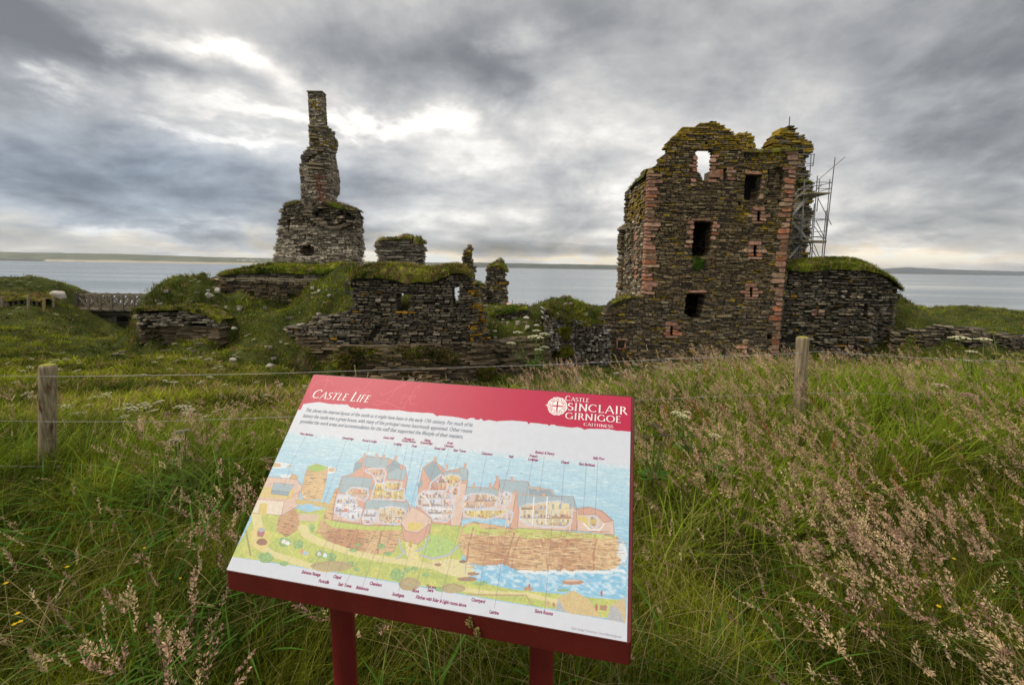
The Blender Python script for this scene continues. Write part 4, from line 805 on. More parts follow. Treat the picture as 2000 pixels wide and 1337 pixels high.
def rock(name, c, r, label, col=(.34, .31, .27), seed=0, cat='rock', group=None, flat=.62, parent=None):
    """a weathered boulder: faceted ball pushed about by noise"""
    nu, nv = 26, 14; th = np.linspace(0, 2 * math.pi, nu, endpoint=False); ph = np.linspace(.02, math.pi - .02, nv); T_, Pp = np.meshgrid(th, ph)
    d = np.stack([np.cos(T_) * np.sin(Pp), np.sin(T_) * np.sin(Pp), np.cos(Pp)], -1); rg = np.random.default_rng(seed); q = np.ones(T_.shape)
    for k in range(12):
        nrm = rg.normal(size=3); nrm /= np.linalg.norm(nrm); cut = rg.uniform(.55, .85); dd = d @ nrm; q = np.where(dd * q > cut, cut / np.maximum(dd, 1e-3), q)
    q = q * (1 + .08 * (fbm(d[..., 0] * 3 + 9, d[..., 1] * 3 + d[..., 2] * 4 + seed, seed) - .5)); V = d * q[..., None] * np.array(r) + np.array(c)
    i = (np.arange(nv - 1)[:, None] * nu + np.arange(nu)[None, :]); j = (np.arange(nv - 1)[:, None] * nu + (np.arange(nu)[None, :] + 1) % nu); m = MB()
    m.add(V.reshape(-1, 3), [np.stack([i, j, j + nu, i + nu], -1).reshape(-1, 4)[:, ::-1], np.array([list(range(nu))[::-1]]) * 1, np.array([list(range((nv - 1) * nu, nv * nu))])], col)
    o = m.build(name, M_rock, parent); return tag(o, label, cat, group) if label else o
for i, (x, y, w, h, Yp, lb) in enumerate((
    (113, 574, 30, 19, 34.5, 'large pale squared boulder on the path, left of the footbridge'), (94, 587, 13, 22, 33.5, 'small speckled upright stone beside the large pale boulder'),
    (452, 704, 17, 11, 19.5, 'pale flat stone in the grass below the middle of the ruins'), (524, 714, 18, 13, 19, 'rounded pale stone above the top left corner of the red board'),
    (590, 757, 14, 9, 11, 'small white stone in the grass close to the red board'), (178, 742, 26, 19, 12, 'largest white rock of the outcrop behind the left fence post'), (203, 744, 20, 15, 12.1, 'middle white rock of the outcrop behind the left fence post'),
    (229, 741, 24, 14, 12.3, 'right grey rock of the outcrop behind the left fence post'), (254, 745, 7, 10, 12.4, 'smallest white rock at the right end of the outcrop'), (433, 775, 11, 9, 9.2, 'small pale rock in the grass left of the red board'),
    (407, 575, 17, 12, 25.3, 'white stone bedded in the grassy mound near its top right'), (423, 566, 11, 12, 26.2, 'white stone at the join of the mound and the brown wall'), (455, 640, 15, 5, 24.3, 'flat white slab in the turf below the brown wall'),
    (308, 597, 12, 4, 25.4, 'thin flat slab lying in the side of the grassy mound'), (311, 557, 9, 6, 26.6, 'small stone near the top left of the grassy mound'), (622, 567, 7, 6, 26.4, 'left one of two round stones in the turf slope'), (638, 566, 9, 6, 26.4, 'right one of two round stones in the turf slope'),
    (642, 577, 8, 6, 26, 'small white stone below the two round ones on the turf slope'), (1048, 635, 13, 4, 26.6, 'flat slab on the grass shelf behind the white flowers'), (1028, 620, 12, 6, 27.5, 'pale stone on the grass terrace behind the white flowers'))):
    p = P(x, y, Yp); s = Yp / F * 1.05; rock('stone', p + [0, .1, -h * s * .12], (w * s * .5, w * s * .42, h * s * .55), lb, (.40, .37, .33) if i not in (7,) else (.26, .24, .21), seed=i + 3, group='loose stones on the slopes')
# gate in the gap of the outer wall, and the railing on the far terrace
gt = thing('iron_gate', P(680, 575, 25.6), 'dark iron bar gate in the gap between the turf slope and the outer wall', 'gate')
for x in (674, 676.2, 678.4, 680.6, 682.8):
    m = MB(); tube(m, [P(x, 574, 26.), P(x, 545, 26.)], .018, (.03, .028, .027)); m.build('bar', M_steel, gt)
for y in (550, 570):
    m = MB(); tube(m, [P(673, y, 25.97), P(684, y, 25.97)], .02, (.03, .028, .027)); m.build('cross_bar', M_steel, gt)
rl = thing('railing', P(985, 605, 31.5), 'thin grey handrail on posts on the far terrace beyond the white flowers', 'railing')
m = MB(); tube(m, [P(940, 605.5, 31.5), P(975, 604, 31.5)], .035, (.35, .35, .34)); m.build('rail', M_steel, rl)
m = MB(); tube(m, [P(972, 596.5, 32.5), P(1030, 597.5, 32.5)], .035, (.35, .35, .34)); m.build('rail', M_steel, rl)
for x, y0, y1 in ((980, 588, 606), (984, 587, 606), (992, 584, 604), (1001, 586, 604), (1026, 590, 606), (945, 603, 612), (955, 603, 612), (965, 603, 612)):
    m = MB(); Yp = 32.5 if x > 970 else 31.5; tube(m, [P(x, y1, Yp), P(x, y0, Yp)], .025, (.3, .3, .29)); m.build('post', M_steel, rl)
ib = thing('far_information_board', P(990, 602, 32), 'tiny tilted pink and white information board on the far terrace', 'sign')
m = MB(); a, b = P(984, 599, 31.8), P(997, 591, 32.4); V = [a, a + [.35, 0, 0], b + [.12, 0, 0], b - [.22, 0, 0]]; quadbox(m, [tuple(v - [0, 0, .04]) for v in V] + [tuple(v) for v in V], (.62, .18, .22)); m.build('panel', M_print, ib)
m = MB(); V = [v * 1 + np.array([0, 0, .006]) for v in V]; c_ = sum(V) / 4; V = [c_ + (v - c_) * .8 for v in V]; quadbox(m, [tuple(v - [0, 0, .002]) for v in V] + [tuple(v) for v in V], (.7, .66, .66)); m.build('print', M_print, ib)
for x in (986, 994): m = MB(); tube(m, [P(x, 610, 32.1), P(x, 598, 32.1)], .03, (.2, .03, .03)); m.build('post', M_paint, ib)
# ------------------------------------------------------------------ scaffolding
sf = thing('scaffolding', P(1590, 505, 33.5), 'grey tube scaffolding with platforms and stairs against the right side of the tower', 'scaffolding')
Z6 = 6.3667
def q6(x, y): return 1540 + x / Z6, 300 + y / Z6
def sc(nm, a, b, Ya, Yb=None, r=.032, col=(.22, .22, .23)):
    m = MB(); tube(m, [P(*q6(*a), Ya), P(*q6(*b), Yb or Ya)], r, col, 6); m.build(nm, M_steel, sf)
for a, b, y in (((580, 45), (435, 1320), 32.6), ((515, 318), (440, 1320), 33.9), ((470, 705), (412, 1320), 33.9), ((360, 275), (286, 1320), 32.6), ((388, 325), (352, 720), 33.9), ((322, 620), (262, 1320), 34.2), ((200, 320), (150, 1320), 33.2), ((165, 700), (130, 1320), 34.), ((190, 700), (163, 1000), 33.),
                ((322, 0), (305, 155), 34.6), ((282, 10), (263, 300), 34.6)): sc('pole', a, b, y)
for a, b, y, y2 in (((700, 45), (60, 590), 32.5, 32.5), ((370, 560), (535, 885), 32.6, 32.6), ((340, 830), (455, 1060), 32.6, 32.6), ((320, 900), (430, 1060), 33.9, 33.9), ((265, 1140), (355, 1300), 34, 34), ((318, 1125), (395, 1310), 32.6, 32.6),
                    ((20, 640), (300, 1000), 33, 33), ((30, 1100), (190, 1337), 32.8, 32.8), ((300, 815), (25, 1095), 33, 33), ((275, 1120), (10, 1337), 33, 33), ((60, 680), (280, 960), 34, 34), ((200, 400), (60, 510), 33.4, 33.4), ((270, 380), (60, 590), 33.6, 33.6)): sc('brace', a, b, y, y2, .024)
for a, b, y, y2 in (((345, 355), (548, 358), 32.6, 32.6), ((400, 395), (548, 358), 32.6, 33.9), ((380, 435), (535, 435), 32.6, 32.6), ((388, 470), (530, 430), 34, 33), ((60, 505), (340, 512), 32.6, 32.6), ((50, 805), (500, 815), 32.6, 32.6), ((300, 835), (495, 815), 33.9, 32.7), ((310, 975), (475, 962), 32.6, 32.6),
                    ((20, 1048), (460, 1025), 32.9, 32.9), ((30, 1105), (470, 1108), 32.8, 32.8), ((200, 1030), (465, 1045), 33.6, 33.6), ((190, 400), (410, 400), 33.3, 33.3), ((100, 12), (328, 12), 34.4, 34.4), ((100, 125), (310, 122), 34.4, 34.4), ((0, 175), (305, 150), 34.4, 34.4), ((80, 255), (290, 262), 34.4, 34.4)): sc('rail', a, b, y, y2, .026)
for (x0, x1, y0, y1, Ya) in ((250, 522, 478, 500, 32.5), (180, 478, 1075, 1100, 32.5)):
    p0 = P(*q6(x0, y0), Ya); p1 = P(*q6(x1, y0), Ya); z0 = P(*q6(x1, y1), Ya)[2]
    for j in range(5):
        m = MB(); box(m, (p0[0], Ya + j * .33, z0), (p1[0], Ya + j * .33 + .3, p0[2]), (.30, .26, .17)); m.build('platform_board', M_wood, sf)
def stairs(a, b, Ya, n, w=.8):
    a = P(*q6(*a), Ya); b = P(*q6(*b), Ya)
    for dy in (0, w): m = MB(); beam(m, a + [0, dy, 0], b + [0, dy, 0], .04, .16, (.52, .5, .47) if dy == 0 else (.2, .2, .2)); m.build('stair_stringer', M_steel, sf)
    for i in range(n):
        c = a + (b - a) * (i + .5) / n; m = MB(); box(m, (c[0] - .12, Ya + .03, c[2] - .02), (c[0] + .12, Ya + w - .03, c[2] + .02), (.5, .48, .44)); m.build('stair_tread', M_wood, sf)
stairs((240, 545), (50, 760), 33.4, 8); stairs((40, 830), (210, 1040), 33.4, 8); stairs((150, 1130), (5, 1300), 33.4, 7)
sc('handrail', (410, 380), (50, 775), 33.4, None, .028); sc('handrail', (380, 420), (60, 745), 34.2, None, .028); sc('handrail', (60, 835), (270, 1130), 33.3, None, .028)
# ------------------------------------------------------------------ information board
BC = [ray(*p) for p in ((618, 732), (1236, 776), (1220, 1252), (443, 1112))]      # corners TL TR BR BL
_A = np.array([BC[0], -BC[1], BC[2], -BC[3]]).T; _t = np.linalg.svd(_A)[2][-1]; _t = _t / _t[0]
_Q = [BC[i] * _t[i] for i in range(4)]; _s = 1.0 / np.linalg.norm(_Q[1] - _Q[0]); Q = [EYE + q * _s for q in _Q]
bw = Q[1] - Q[0]; bw /= np.linalg.norm(bw); bn = np.cross(bw, Q[0] - Q[3]); bn /= np.linalg.norm(bn); bh = np.cross(bn, bw)   # right, out of the face, up the slope
if bn[2] < 0: bn = -bn; bh = -bh
O = Q[3]
def pb(px, py):                     # photo position -> metres on the face of the board
    d = ray(px, py); t = ((O - EYE) @ bn) / (d @ bn); v = EYE + d * t - O; return np.array([v @ bw, v @ bh])
def face(a, b, z=0.): return O + bw * a + bh * b + bn * z
ab = [pb(618, 732), pb(1236, 776), pb(1220, 1252), pb(443, 1112)]
W0, H0 = (ab[1][0] + ab[2][0]) / 2, (ab[0][1] + ab[1][1]) / 2
sg = thing('information_board', (float(Q[3][0]) + .4, 1.25, 0), 'large red framed information board with a painted castle map, on two posts in grass', 'sign')
# tray: a shallow box with folded edges and rounded corners
def rrect(x0, y0, x1, y1, r, k=5):
    o = []
    for cx, cy, a0 in ((x1 - r, y1 - r, 0), (x0 + r, y1 - r, 90), (x0 + r, y0 + r, 180), (x1 - r, y0 + r, 270)):
        for i in range(k): a = R(a0 + 90 * i / (k - 1)); o.append((cx + r * math.cos(a), cy + r * math.sin(a)))
    return o
XL, XR, YB, YT = ab[3][0] - .003, W0 + .010, -.004, H0 + .004
mb = MB(); o1 = rrect(XL, YB, XR, YT, .008); o0 = rrect(XL + .002, YB + .002, XR - .002, YT - .002, .007); n = len(o1)
V = [face(x, y, .0) for x, y in o0] + [face(x, y, -.003) for x, y in o1] + [face(x, y, -.003) - np.array([0, 0, .050]) for x, y in o1] + [face(x, y, -.003) - np.array([0, 0, .053]) for x, y in o0]
Fq = [[r * n + j, (r + 1) * n + j, (r + 1) * n + (j + 1) % n, r * n + (j + 1) % n] for r in range(3) for j in range(n)]
mb.add(V, [np.array(Fq), np.array([list(range(n))]), np.array([list(range(3 * n, 4 * n))[::-1]])], (.11, .010, .009)); mb.build('frame', M_paint, sg)
# printed face: a fine sheet whose colours are drawn below, in photo coordinates carried onto the board
NX, NY = 1000, 600
gx = np.linspace(ab[3][0], W0, NX); gy = np.linspace(0, H0, NY); GX, GY = np.meshgrid(gx, gy)
art = np.zeros((NY, NX, 3)); art[:] = (.68, .71, .78)
def toij(pts): 
    q = np.array([pb(*p) for p in pts]); return np.stack([(q[:, 0] - gx[0]) / (gx[1] - gx[0]), (q[:, 1] - gy[0]) / (gy[1] - gy[0])], 1)
def fill(pts, c, alpha=1., noise_=0., q=None):
    q = toij(pts) if q is None else q; x0, y0 = np.floor(q.min(0)).astype(int); x1, y1 = np.ceil(q.max(0)).astype(int); x0 = max(x0, 0); y0 = max(y0, 0); x1 = min(x1, NX - 1); y1 = min(y1, NY - 1)
    if x1 <= x0 or y1 <= y0: return None
    yy, xx = np.mgrid[y0:y1 + 1, x0:x1 + 1]; ins = np.zeros(yy.shape, bool)
    for (ax, ay), (bx, by) in zip(q, np.roll(q, -1, 0)):
        if ay == by: continue
        cr_ = (ay <= yy) != (by <= yy); ins ^= cr_ & (xx < ax + (yy - ay) / (by - ay) * (bx - ax))
    if c is not None:
        cc = np.array(c)[None] * (1 + noise_ * (rng.random((ins.sum(), 1)) - .5)); art[yy[ins], xx[ins]] = art[yy[ins], xx[ins]] * (1 - alpha) + cc * alpha
    return yy[ins], xx[ins]
def line(pts, c, w=1., alpha=.8):
    q = toij(pts)
    for (a, b) in zip(q[:-1], q[1:]):
        n_ = max(2, int(np.hypot(*(b - a)) * 1.6)); t = np.linspace(0, 1, n_)[:, None]; p = a + (b - a) * t; k = int(math.ceil(w))
        for dx in range(-k, k + 1):
            for dy in range(-k, k + 1):
                ix = np.round(p[:, 0]).astype(int) + dx; iy = np.round(p[:, 1]).astype(int) + dy
                dd = np.hypot(ix - p[:, 0], iy - p[:, 1]); al = np.clip(w / 2 + .5 - dd, 0, 1) * alpha; ok = (ix >= 0) & (ix < NX) & (iy >= 0) & (iy < NY) & (al > 0)
                art[iy[ok], ix[ok]] = art[iy[ok], ix[ok]] * (1 - al[ok, None]) + np.array(c) * al[ok, None]
def disc(x, y, rx, ry, c, alpha=1., nz=.15, k=14):
    fill([(x + rx * math.cos(i * 6.283 / k) * random.uniform(1 - nz, 1 + nz), y + ry * math.sin(i * 6.283 / k) * random.uniform(1 - nz, 1 + nz)) for i in range(k)], c, alpha, .2)
PXm = None
def px_fields():
    """photo x and y of every cell, for patterns that follow the drawing"""
    cs = [pb(618, 732), pb(1236, 776), pb(1220, 1252), pb(443, 1112)]; A = []; B = []
    for (u, v), (x, y) in zip(cs, ((618, 732), (1236, 776), (1220, 1252), (443, 1112))):
        A += [[u, v, 1, 0, 0, 0, -u * x, -v * x], [0, 0, 0, u, v, 1, -u * y, -v * y]]; B += [x, y]
    h = np.linalg.solve(np.array(A), np.array(B)); w = h[6] * GX + h[7] * GY + 1; return (h[0] * GX + h[1] * GY + h[2]) / w, (h[3] * GX + h[4] * GY + h[5]) / w
PX, PY = px_fields()
def tex(region, f):
    if region is None: return
    yy, xx = region; art[yy, xx] = f(xx, yy)
INK = (.22, .10, .10); 
seaP = [(565, 838), (700, 853), (900, 872), (1100, 893), (1240, 906), (1222, 1216), (700, 1125), (452, 1086)]
def fsea(x, y):
    top = 838 + (PX[y, x] - 565) * .101; f = np.clip((PY[y, x] - top) / 200, 0, 1) ** .8; f2 = np.clip((PY[y, x] - top) / 14, 0, 1)
    w = fbm(x * .022, y * .22, 5, 3); w2 = fbm(x * .05, y * .5, 8, 2); a = np.array([.50, .70, .80]); b = np.array([.18, .50, .74]); c = a + (b - a) * (f * .75 + (w - .5) * .5)[:, None]
    c += np.array([.25, .2, .12]) * np.clip((w2 - .58) * 3, 0, 1)[:, None]; return art[y, x] * (1 - f2[:, None]) + c * f2[:, None]
tex(fill(seaP, None), fsea)
def fgreen(x, y):
    w = fbm(x * .04, y * .06, 15, 3); w2 = fbm(x * .3, y * .3, 18, 2); a = np.array([.62, .62, .14]); b = np.array([.42, .52, .11]); return (a + (b - a) * np.clip(w * 1.6 - .3, 0, 1)[:, None]) * (.8 + .4 * w2[:, None])
land = [(452, 1086), (478, 1042), (500, 1000), (530, 985), (560, 985), (600, 1000), (650, 990), (700, 1000), (800, 1010), (900, 1015), (912, 1060), (900, 1095), (905, 1108), (915, 1125), (935, 1136), (1000, 1150), (1080, 1158), (1150, 1166), (1222, 1172), (1222, 1216), (1180, 1205), (1039, 1182), (908, 1160), (839, 1146), (688, 1122), (606, 1108)]
tex(fill(land, None), fgreen)
# foam and skerries
for x, y, rx, ry in ((545, 908, 22, 6), (640, 918, 16, 7), (560, 930, 12, 4), (1215, 1080, 10, 22), (1190, 1110, 20, 5)): disc(x, y, rx, ry, (.82, .84, .86), .8)
for x, y, rx, ry in ((540, 908, 11, 4), (566, 910, 5, 1.5), (648, 917, 7, 4)): disc(x, y, rx, ry, (.62, .45, .25))
def cliff(pts):
    r = fill(pts, None)
    def f(x, y):
        w = fbm(x * .03, y * .16, 25, 3); w2 = fbm(x * .012 + y * .004, y * .01, 28, 3); w3 = fbm(x * .09, y * .5, 29, 2)
        a = np.array([.72, .50, .25]); b = np.array([.50, .24, .11]); c = a + (b - a) * np.clip((w2 - .35) * 2.2 + (w - .5) * .8, 0, 1)[:, None]
        return c * np.where(w3 < .36, .55, 1.)[:, None] * (.9 + .25 * w[:, None])
    tex(r, f); line(pts + [pts[0]], (.35, .2, .1), 1, .5)
cliff([(597, 922), (605, 910), (618, 905), (641, 912), (636, 950), (628, 975), (592, 975), (588, 960)]); disc(620, 914, 19, 7, (.35, .52, .10))
cliff([(562, 938), (572, 925), (582, 930), (580, 945)]); 
cliff([(545, 1008), (575, 992), (586, 1010), (582, 1034), (560, 1048), (540, 1036)]); cliff([(655, 955), (668, 950), (650, 1020), (640, 1045), (618, 1040), (632, 1010)])
cliff([(625, 1016), (660, 1028), (780, 1030), (792, 1050), (776, 1062), (770, 1078), (735, 1082), (700, 1078), (650, 1062), (628, 1046)])
cliff([(895, 1062), (905, 1025), (925, 1018), (1000, 1030), (1100, 1036), (1205, 1046), (1208, 1065), (1203, 1085), (1214, 1092), (1200, 1112), (1150, 1114), (1112, 1116), (1080, 1112), (1030, 1118), (1005, 1112), (985, 1100), (940, 1104), (915, 1098)])
for pts in ([(905, 1030), (930, 1022), (940, 1032), (990, 1034), (1000, 1042), (960, 1046), (905, 1040)], [(1000, 1030), (1060, 1034), (1140, 1040), (1205, 1045), (1200, 1052), (1120, 1050), (1030, 1052), (1005, 1044)], [(632, 1014), (780, 1026), (790, 1034), (740, 1036), (650, 1030)]):
    r = fill(pts, (.50, .62, .12), .9, .35)
for a, b in (((925, 1030), (912, 1100)), ((1005, 1040), (985, 1104)), ((1012, 1052), (1000, 1110)), ((1055, 1052), (1070, 1110)), ((1110, 1055), (1095, 1112)), ((1165, 1052), (1160, 1112)), ((665, 1032), (655, 1062)), ((700, 1034), (698, 1078)), ((745, 1036), (738, 1080))): line([a, ((a[0] + b[0]) / 2 + random.uniform(-4, 4), (a[1] + b[1]) / 2), b], (.42, .18, .09), 4, .55)
# bay
bay = [(905, 1120), (935, 1108), (975, 1101), (1010, 1112), (1050, 1120), (1100, 1116), (1150, 1114), (1200, 1112), (1216, 1096), (1224, 1100), (1222, 1166), (1150, 1160), (1050, 1150), (985, 1144), (930, 1132)]
def fbay(x, y):
    w = fbm((x + y * .5) * .10, (y - x * .12) * .16, 35, 4); a = np.array([.20, .52, .76]); return a + np.array([.55, .36, .18]) * np.clip((w - .38) * 1.9, 0, 1)[:, None]
tex(fill(bay, None), fbay)
for x in range(1020, 1215, 12): disc(x, 1116 + random.uniform(-2, 3) - max(0, x - 1150) * .03, 9, 3.2, (.85, .87, .88), .8)
# paths
PATH = (.74, .66, .30)
for pts, w in (([(592, 1030), (600, 1045), (625, 1058), (680, 1076), (740, 1090), (800, 1098), (850, 1106), (900, 1122)], 17), ([(500, 1000), (505, 1030), (500, 1060), (530, 1080), (600, 1103), (640, 1112)], 16), ([(803, 1060), (805, 1080), (810, 1100)], 18), ([(905, 1150), (960, 1158), (1030, 1160), (1090, 1175)], 13)):
    for i in range(len(pts) - 1):
        for t in np.linspace(0, 1, 14): disc(pts[i][0] * (1 - t) + pts[i + 1][0] * t, pts[i][1] * (1 - t) + pts[i + 1][1] * t, w * .62, w * .36, PATH, .9, .08, 8)
fill([(840, 1095), (880, 1090), (915, 1095), (930, 1120), (905, 1128), (860, 1118)], (.76, .68, .36), .9, .15)
disc(508, 1050, 20, 24, (.78, .58, .18), .5)
for x, y, w, h in ((520, 1088, 15, 10), (555, 1100, 9, 5), (556, 1058, 12, 9), (582, 1062, 12, 9), (628, 1082, 13, 8), (648, 1088, 9, 9), (685, 1101, 8, 5), (697, 1111, 6, 4), (776, 1122, 15, 12), (795, 1112, 6, 6), (810, 1110, 8, 5), (832, 1122, 7, 4), (690, 1074, 9, 4), (745, 1066, 8, 5), (758, 1080, 8, 4), (610, 1030, 5, 8), (700, 1063, 5, 4), (860, 1150, 10, 5), (940, 1138, 14, 4), (1100, 1152, 12, 3)):
    disc(x, y, w, h, (.22, .42, .14), .8, .2)
    for _k in range(int(w * h * .5)): a_ = random.uniform(0, 6.28); q_ = math.sqrt(random.random()); disc(x + w * q_ * math.cos(a_), y + h * q_ * math.sin(a_), 1.5, 1.1, random.choice([(.12, .30, .10), (.40, .60, .22), (.28, .48, .2)]), .7, .1, 6)
for x, y, w, h in ((648, 1105, 42, 11), (800, 1140, 22, 13), (885, 1148, 24, 10)): disc(x, y, w, h, (.46, .36, .18), .9, .05); line([(x - w, y), (x, y - h), (x + w, y)], INK, 1, .6)
fill([(1085, 1190), (1092, 1165), (1120, 1152), (1150, 1170), (1175, 1205), (1120, 1198)], (.66, .50, .22), 1, .2); fill([(1085, 1190), (1090, 1165), (1100, 1185), (1112, 1197)], (.45, .46, .46), 1, .3)
fill([(1190, 1210), (1196, 1180), (1220, 1165), (1222, 1216)], (.62, .48, .26), 1, .2); fill([(1186, 1208), (1192, 1180), (1210, 1190), (1220, 1216)], (.45, .46, .48), 1, .3)
# buildings
PKW = (.66, .36, .26); PKL = (.72, .52, .42); ROOF = (.38, .50, .56); ROOF2 = (.27, .38, .45); YEL = (.72, .56, .16); CUT = (.74, .76, .84)
def wall_(pts, c=PKL, out=1): fill(pts, c, 1, .08); line(pts + [pts[0]], INK, 1.1, .85 * out)
def roof_(pts, c=ROOF):
    c = tuple(np.array(c) * .86)
    r = fill(pts, None)
    if r is None: return
    y, x = r; k = ((x + (y // 5 % 2) * 3) % 6 == 0) | (y % 5 == 0); art[y, x] = np.where(k[:, None], np.array(c) * 1.35, np.array(c) * rng.uniform(.85, 1.1, (len(x), 1))); line(pts + [pts[0]], (.25, .22, .15), .9, .8)
def clutter(pts, base, pal, n=60, s=3.2):
    """a cut-open storey: rooms with floors, windows, furniture and people"""
    fill(pts, base, 1, .1); q = np.array(pts); x0, y0 = q.min(0); x1, y1 = q.max(0); reg = fill(pts, None)
    if reg is None: return
    m = np.zeros((NY, NX), bool); m[reg] = True; keep_ = art.copy(); rows = max(1, int((y1 - y0) / 17 + .5)); cols = max(1, int((x1 - x0) / 24 + .5))
    for r in range(rows):
        for c in range(cols):
            a = x0 + (x1 - x0) * c / cols; b = x0 + (x1 - x0) * (c + 1) / cols; t = y0 + (y1 - y0) * r / rows; f = y0 + (y1 - y0) * (r + 1) / rows; tint = np.array(base) * .6 + np.array(random.choice(pal)) * .4
            fill([(a, t), (b, t), (b, f), (a, f)], tint, .75, .1); fill([(a, f - 4), (b, f - 4), (b, f), (a, f)], np.array(random.choice(pal)) * .8, .8, .25)
            for k in range(random.randint(1, 3)): x = random.uniform(a + 2, b - 5); fill([(x, t + 3), (x + 1.6, t + 1.6), (x + 3.2, t + 3), (x + 3.2, t + 8), (x, t + 8)], random.choice([(.30, .34, .44), (.80, .74, .5), (.35, .2, .14)]), .9)
            for k in range(int((b - a) / 2.6)):
                x = random.uniform(a, b - 2); h = random.uniform(2, 6.5); w = random.uniform(1.2, 4.2); yb = f - random.uniform(0, 4.5); cc = random.choice(pal + [(.75, .2, .12), (.25, .3, .5), (.8, .7, .3), (.22, .14, .10)])
                fill([(x, yb - h), (x + w, yb - h), (x + w, yb), (x, yb)], cc, .9, .15)
                if random.random() < .5: line([(x, yb - h), (x + w, yb - h), (x + w, yb)], INK, .8, .75)
            line([(a, f), (b, f)], INK, 1, .6); line([(b, t), (b, f)], (.84, .84, .88) if c < cols - 1 and random.random() < .5 else INK, 1.4, .7)
    art[~m] = keep_[~m]; line(pts + [pts[0]], (.80, .82, .88), 3.4, .95); line(pts + [pts[0]], (.25, .28, .42), 1.1, .9)
INR = [(.78, .70, .58), (.62, .26, .14), (.45, .22, .10), (.72, .55, .25), (.55, .36, .20), (.60, .62, .72), (.30, .20, .16)]
INB = [(.60, .62, .75), (.70, .72, .82), (.48, .50, .62), (.45, .30, .18), (.30, .28, .30)]
# outer gate buildings on the left edge
wall_([(508, 940), (520, 930), (580, 936), (590, 948), (588, 960), (556, 1006), (494, 1000), (500, 972)]); wall_([(494, 974), (556, 978), (550, 1006), (490, 1001)], (.80, .70, .56)); wall_([(556, 978), (586, 960), (582, 988), (550, 1006)], PKL)
fill([(512, 950), (578, 955), (570, 975), (506, 970)], YEL, .8, .2); roof_([(535, 942), (576, 946), (566, 960), (531, 957)]); roof_([(531, 957), (566, 960), (563, 968), (530, 964)], ROOF2); fill([(504, 1002), (508, 984), (516, 981), (523, 985), (521, 1005)], YEL, 1, .2)
line([(500, 974), (556, 978), (588, 955)], PKW, 2, .8); fill([(577, 974), (625, 978), (650, 985), (650, 995), (620, 988), (577, 984)], (.62, .46, .18), 1, .4)
line([(596, 993), (584, 1028)], (.6, .5, .4), 2, .9); line([(614, 998), (602, 1030)], (.6, .5, .4), 2, .9); fill([(584, 1002), (625, 1005), (618, 1018), (582, 1015)], (.72, .5, .42), .8); fill([(596, 983), (612, 984), (606, 990), (598, 989)], (.3, .6, .85), .9)
for i in range(14): x = random.uniform(580, 640); disc(x, 967 + (x - 580) * .12, 1.1, 2.6, random.choice(INR))
# west range
wall_([(648, 1016), (655, 975), (668, 930), (690, 925), (694, 905), (712, 890), (760, 895), (792, 912), (796, 935), (790, 972), (800, 985), (796, 1026), (715, 1026)], PKW)
wall_([(650, 1014), (656, 985), (708, 990), (706, 1022)], PKL); wall_([(706, 1022), (712, 985), (800, 990), (796, 1027)], PKL)
roof_([(712, 891), (759, 896), (756, 914), (709, 911)]); roof_([(694, 904), (708, 902), (706, 912), (690, 922)], ROOF2); roof_([(758, 910), (771, 896), (781, 906), (782, 918), (772, 924), (757, 922)], ROOF2); roof_([(776, 914), (794, 917), (790, 938), (757, 935), (758, 924)])
roof_([(671, 929), (728, 934), (724, 950), (665, 946)]); roof_([(665, 946), (722, 950), (720, 964), (663, 962)]); roof_([(722, 955), (735, 940), (733, 955)], ROOF2); roof_([(716, 976), (740, 976), (738, 994), (712, 992)]); roof_([(740, 976), (798, 981), (796, 1000), (738, 994)])
for pts in ([(735, 940), (752, 943), (790, 955), (790, 976), (725, 974)],): clutter(pts, YEL, [(.5, .3, .12), (.6, .45, .1), (.35, .3, .3), (.7, .66, .6)], 50, 2.5)
clutter([(712, 918), (726, 914), (750, 914), (754, 926), (748, 944), (734, 942), (730, 928)], PKL, INR, 60, 3); clutter([(754, 940), (786, 942), (782, 956), (768, 958), (750, 955)], YEL, INR, 30)
clutter([(676, 962), (686, 952), (700, 951), (718, 955), (720, 968), (712, 978), (698, 972), (684, 968)], PKL, INR, 70, 3)
clutter([(660, 966), (684, 966), (694, 975), (700, 990), (708, 994), (703, 1010), (690, 1016), (672, 1010), (654, 1000), (656, 984)], CUT, INB, 60, 4); line([(658, 984), (676, 990), (692, 996), (706, 996)], (.85, .86, .9), 3, 1)
clutter([(714, 996), (728, 994), (736, 1000), (734, 1014), (728, 1022), (712, 1022), (707, 1012)], CUT, INB, 40, 3); clutter([(742, 992), (760, 988), (788, 992), (793, 1000), (788, 1018), (776, 1024), (752, 1022), (738, 1016)], (.72, .62, .42), INR, 120, 3.4); line([(739, 1008), (790, 1010)], INK, 1, .8)
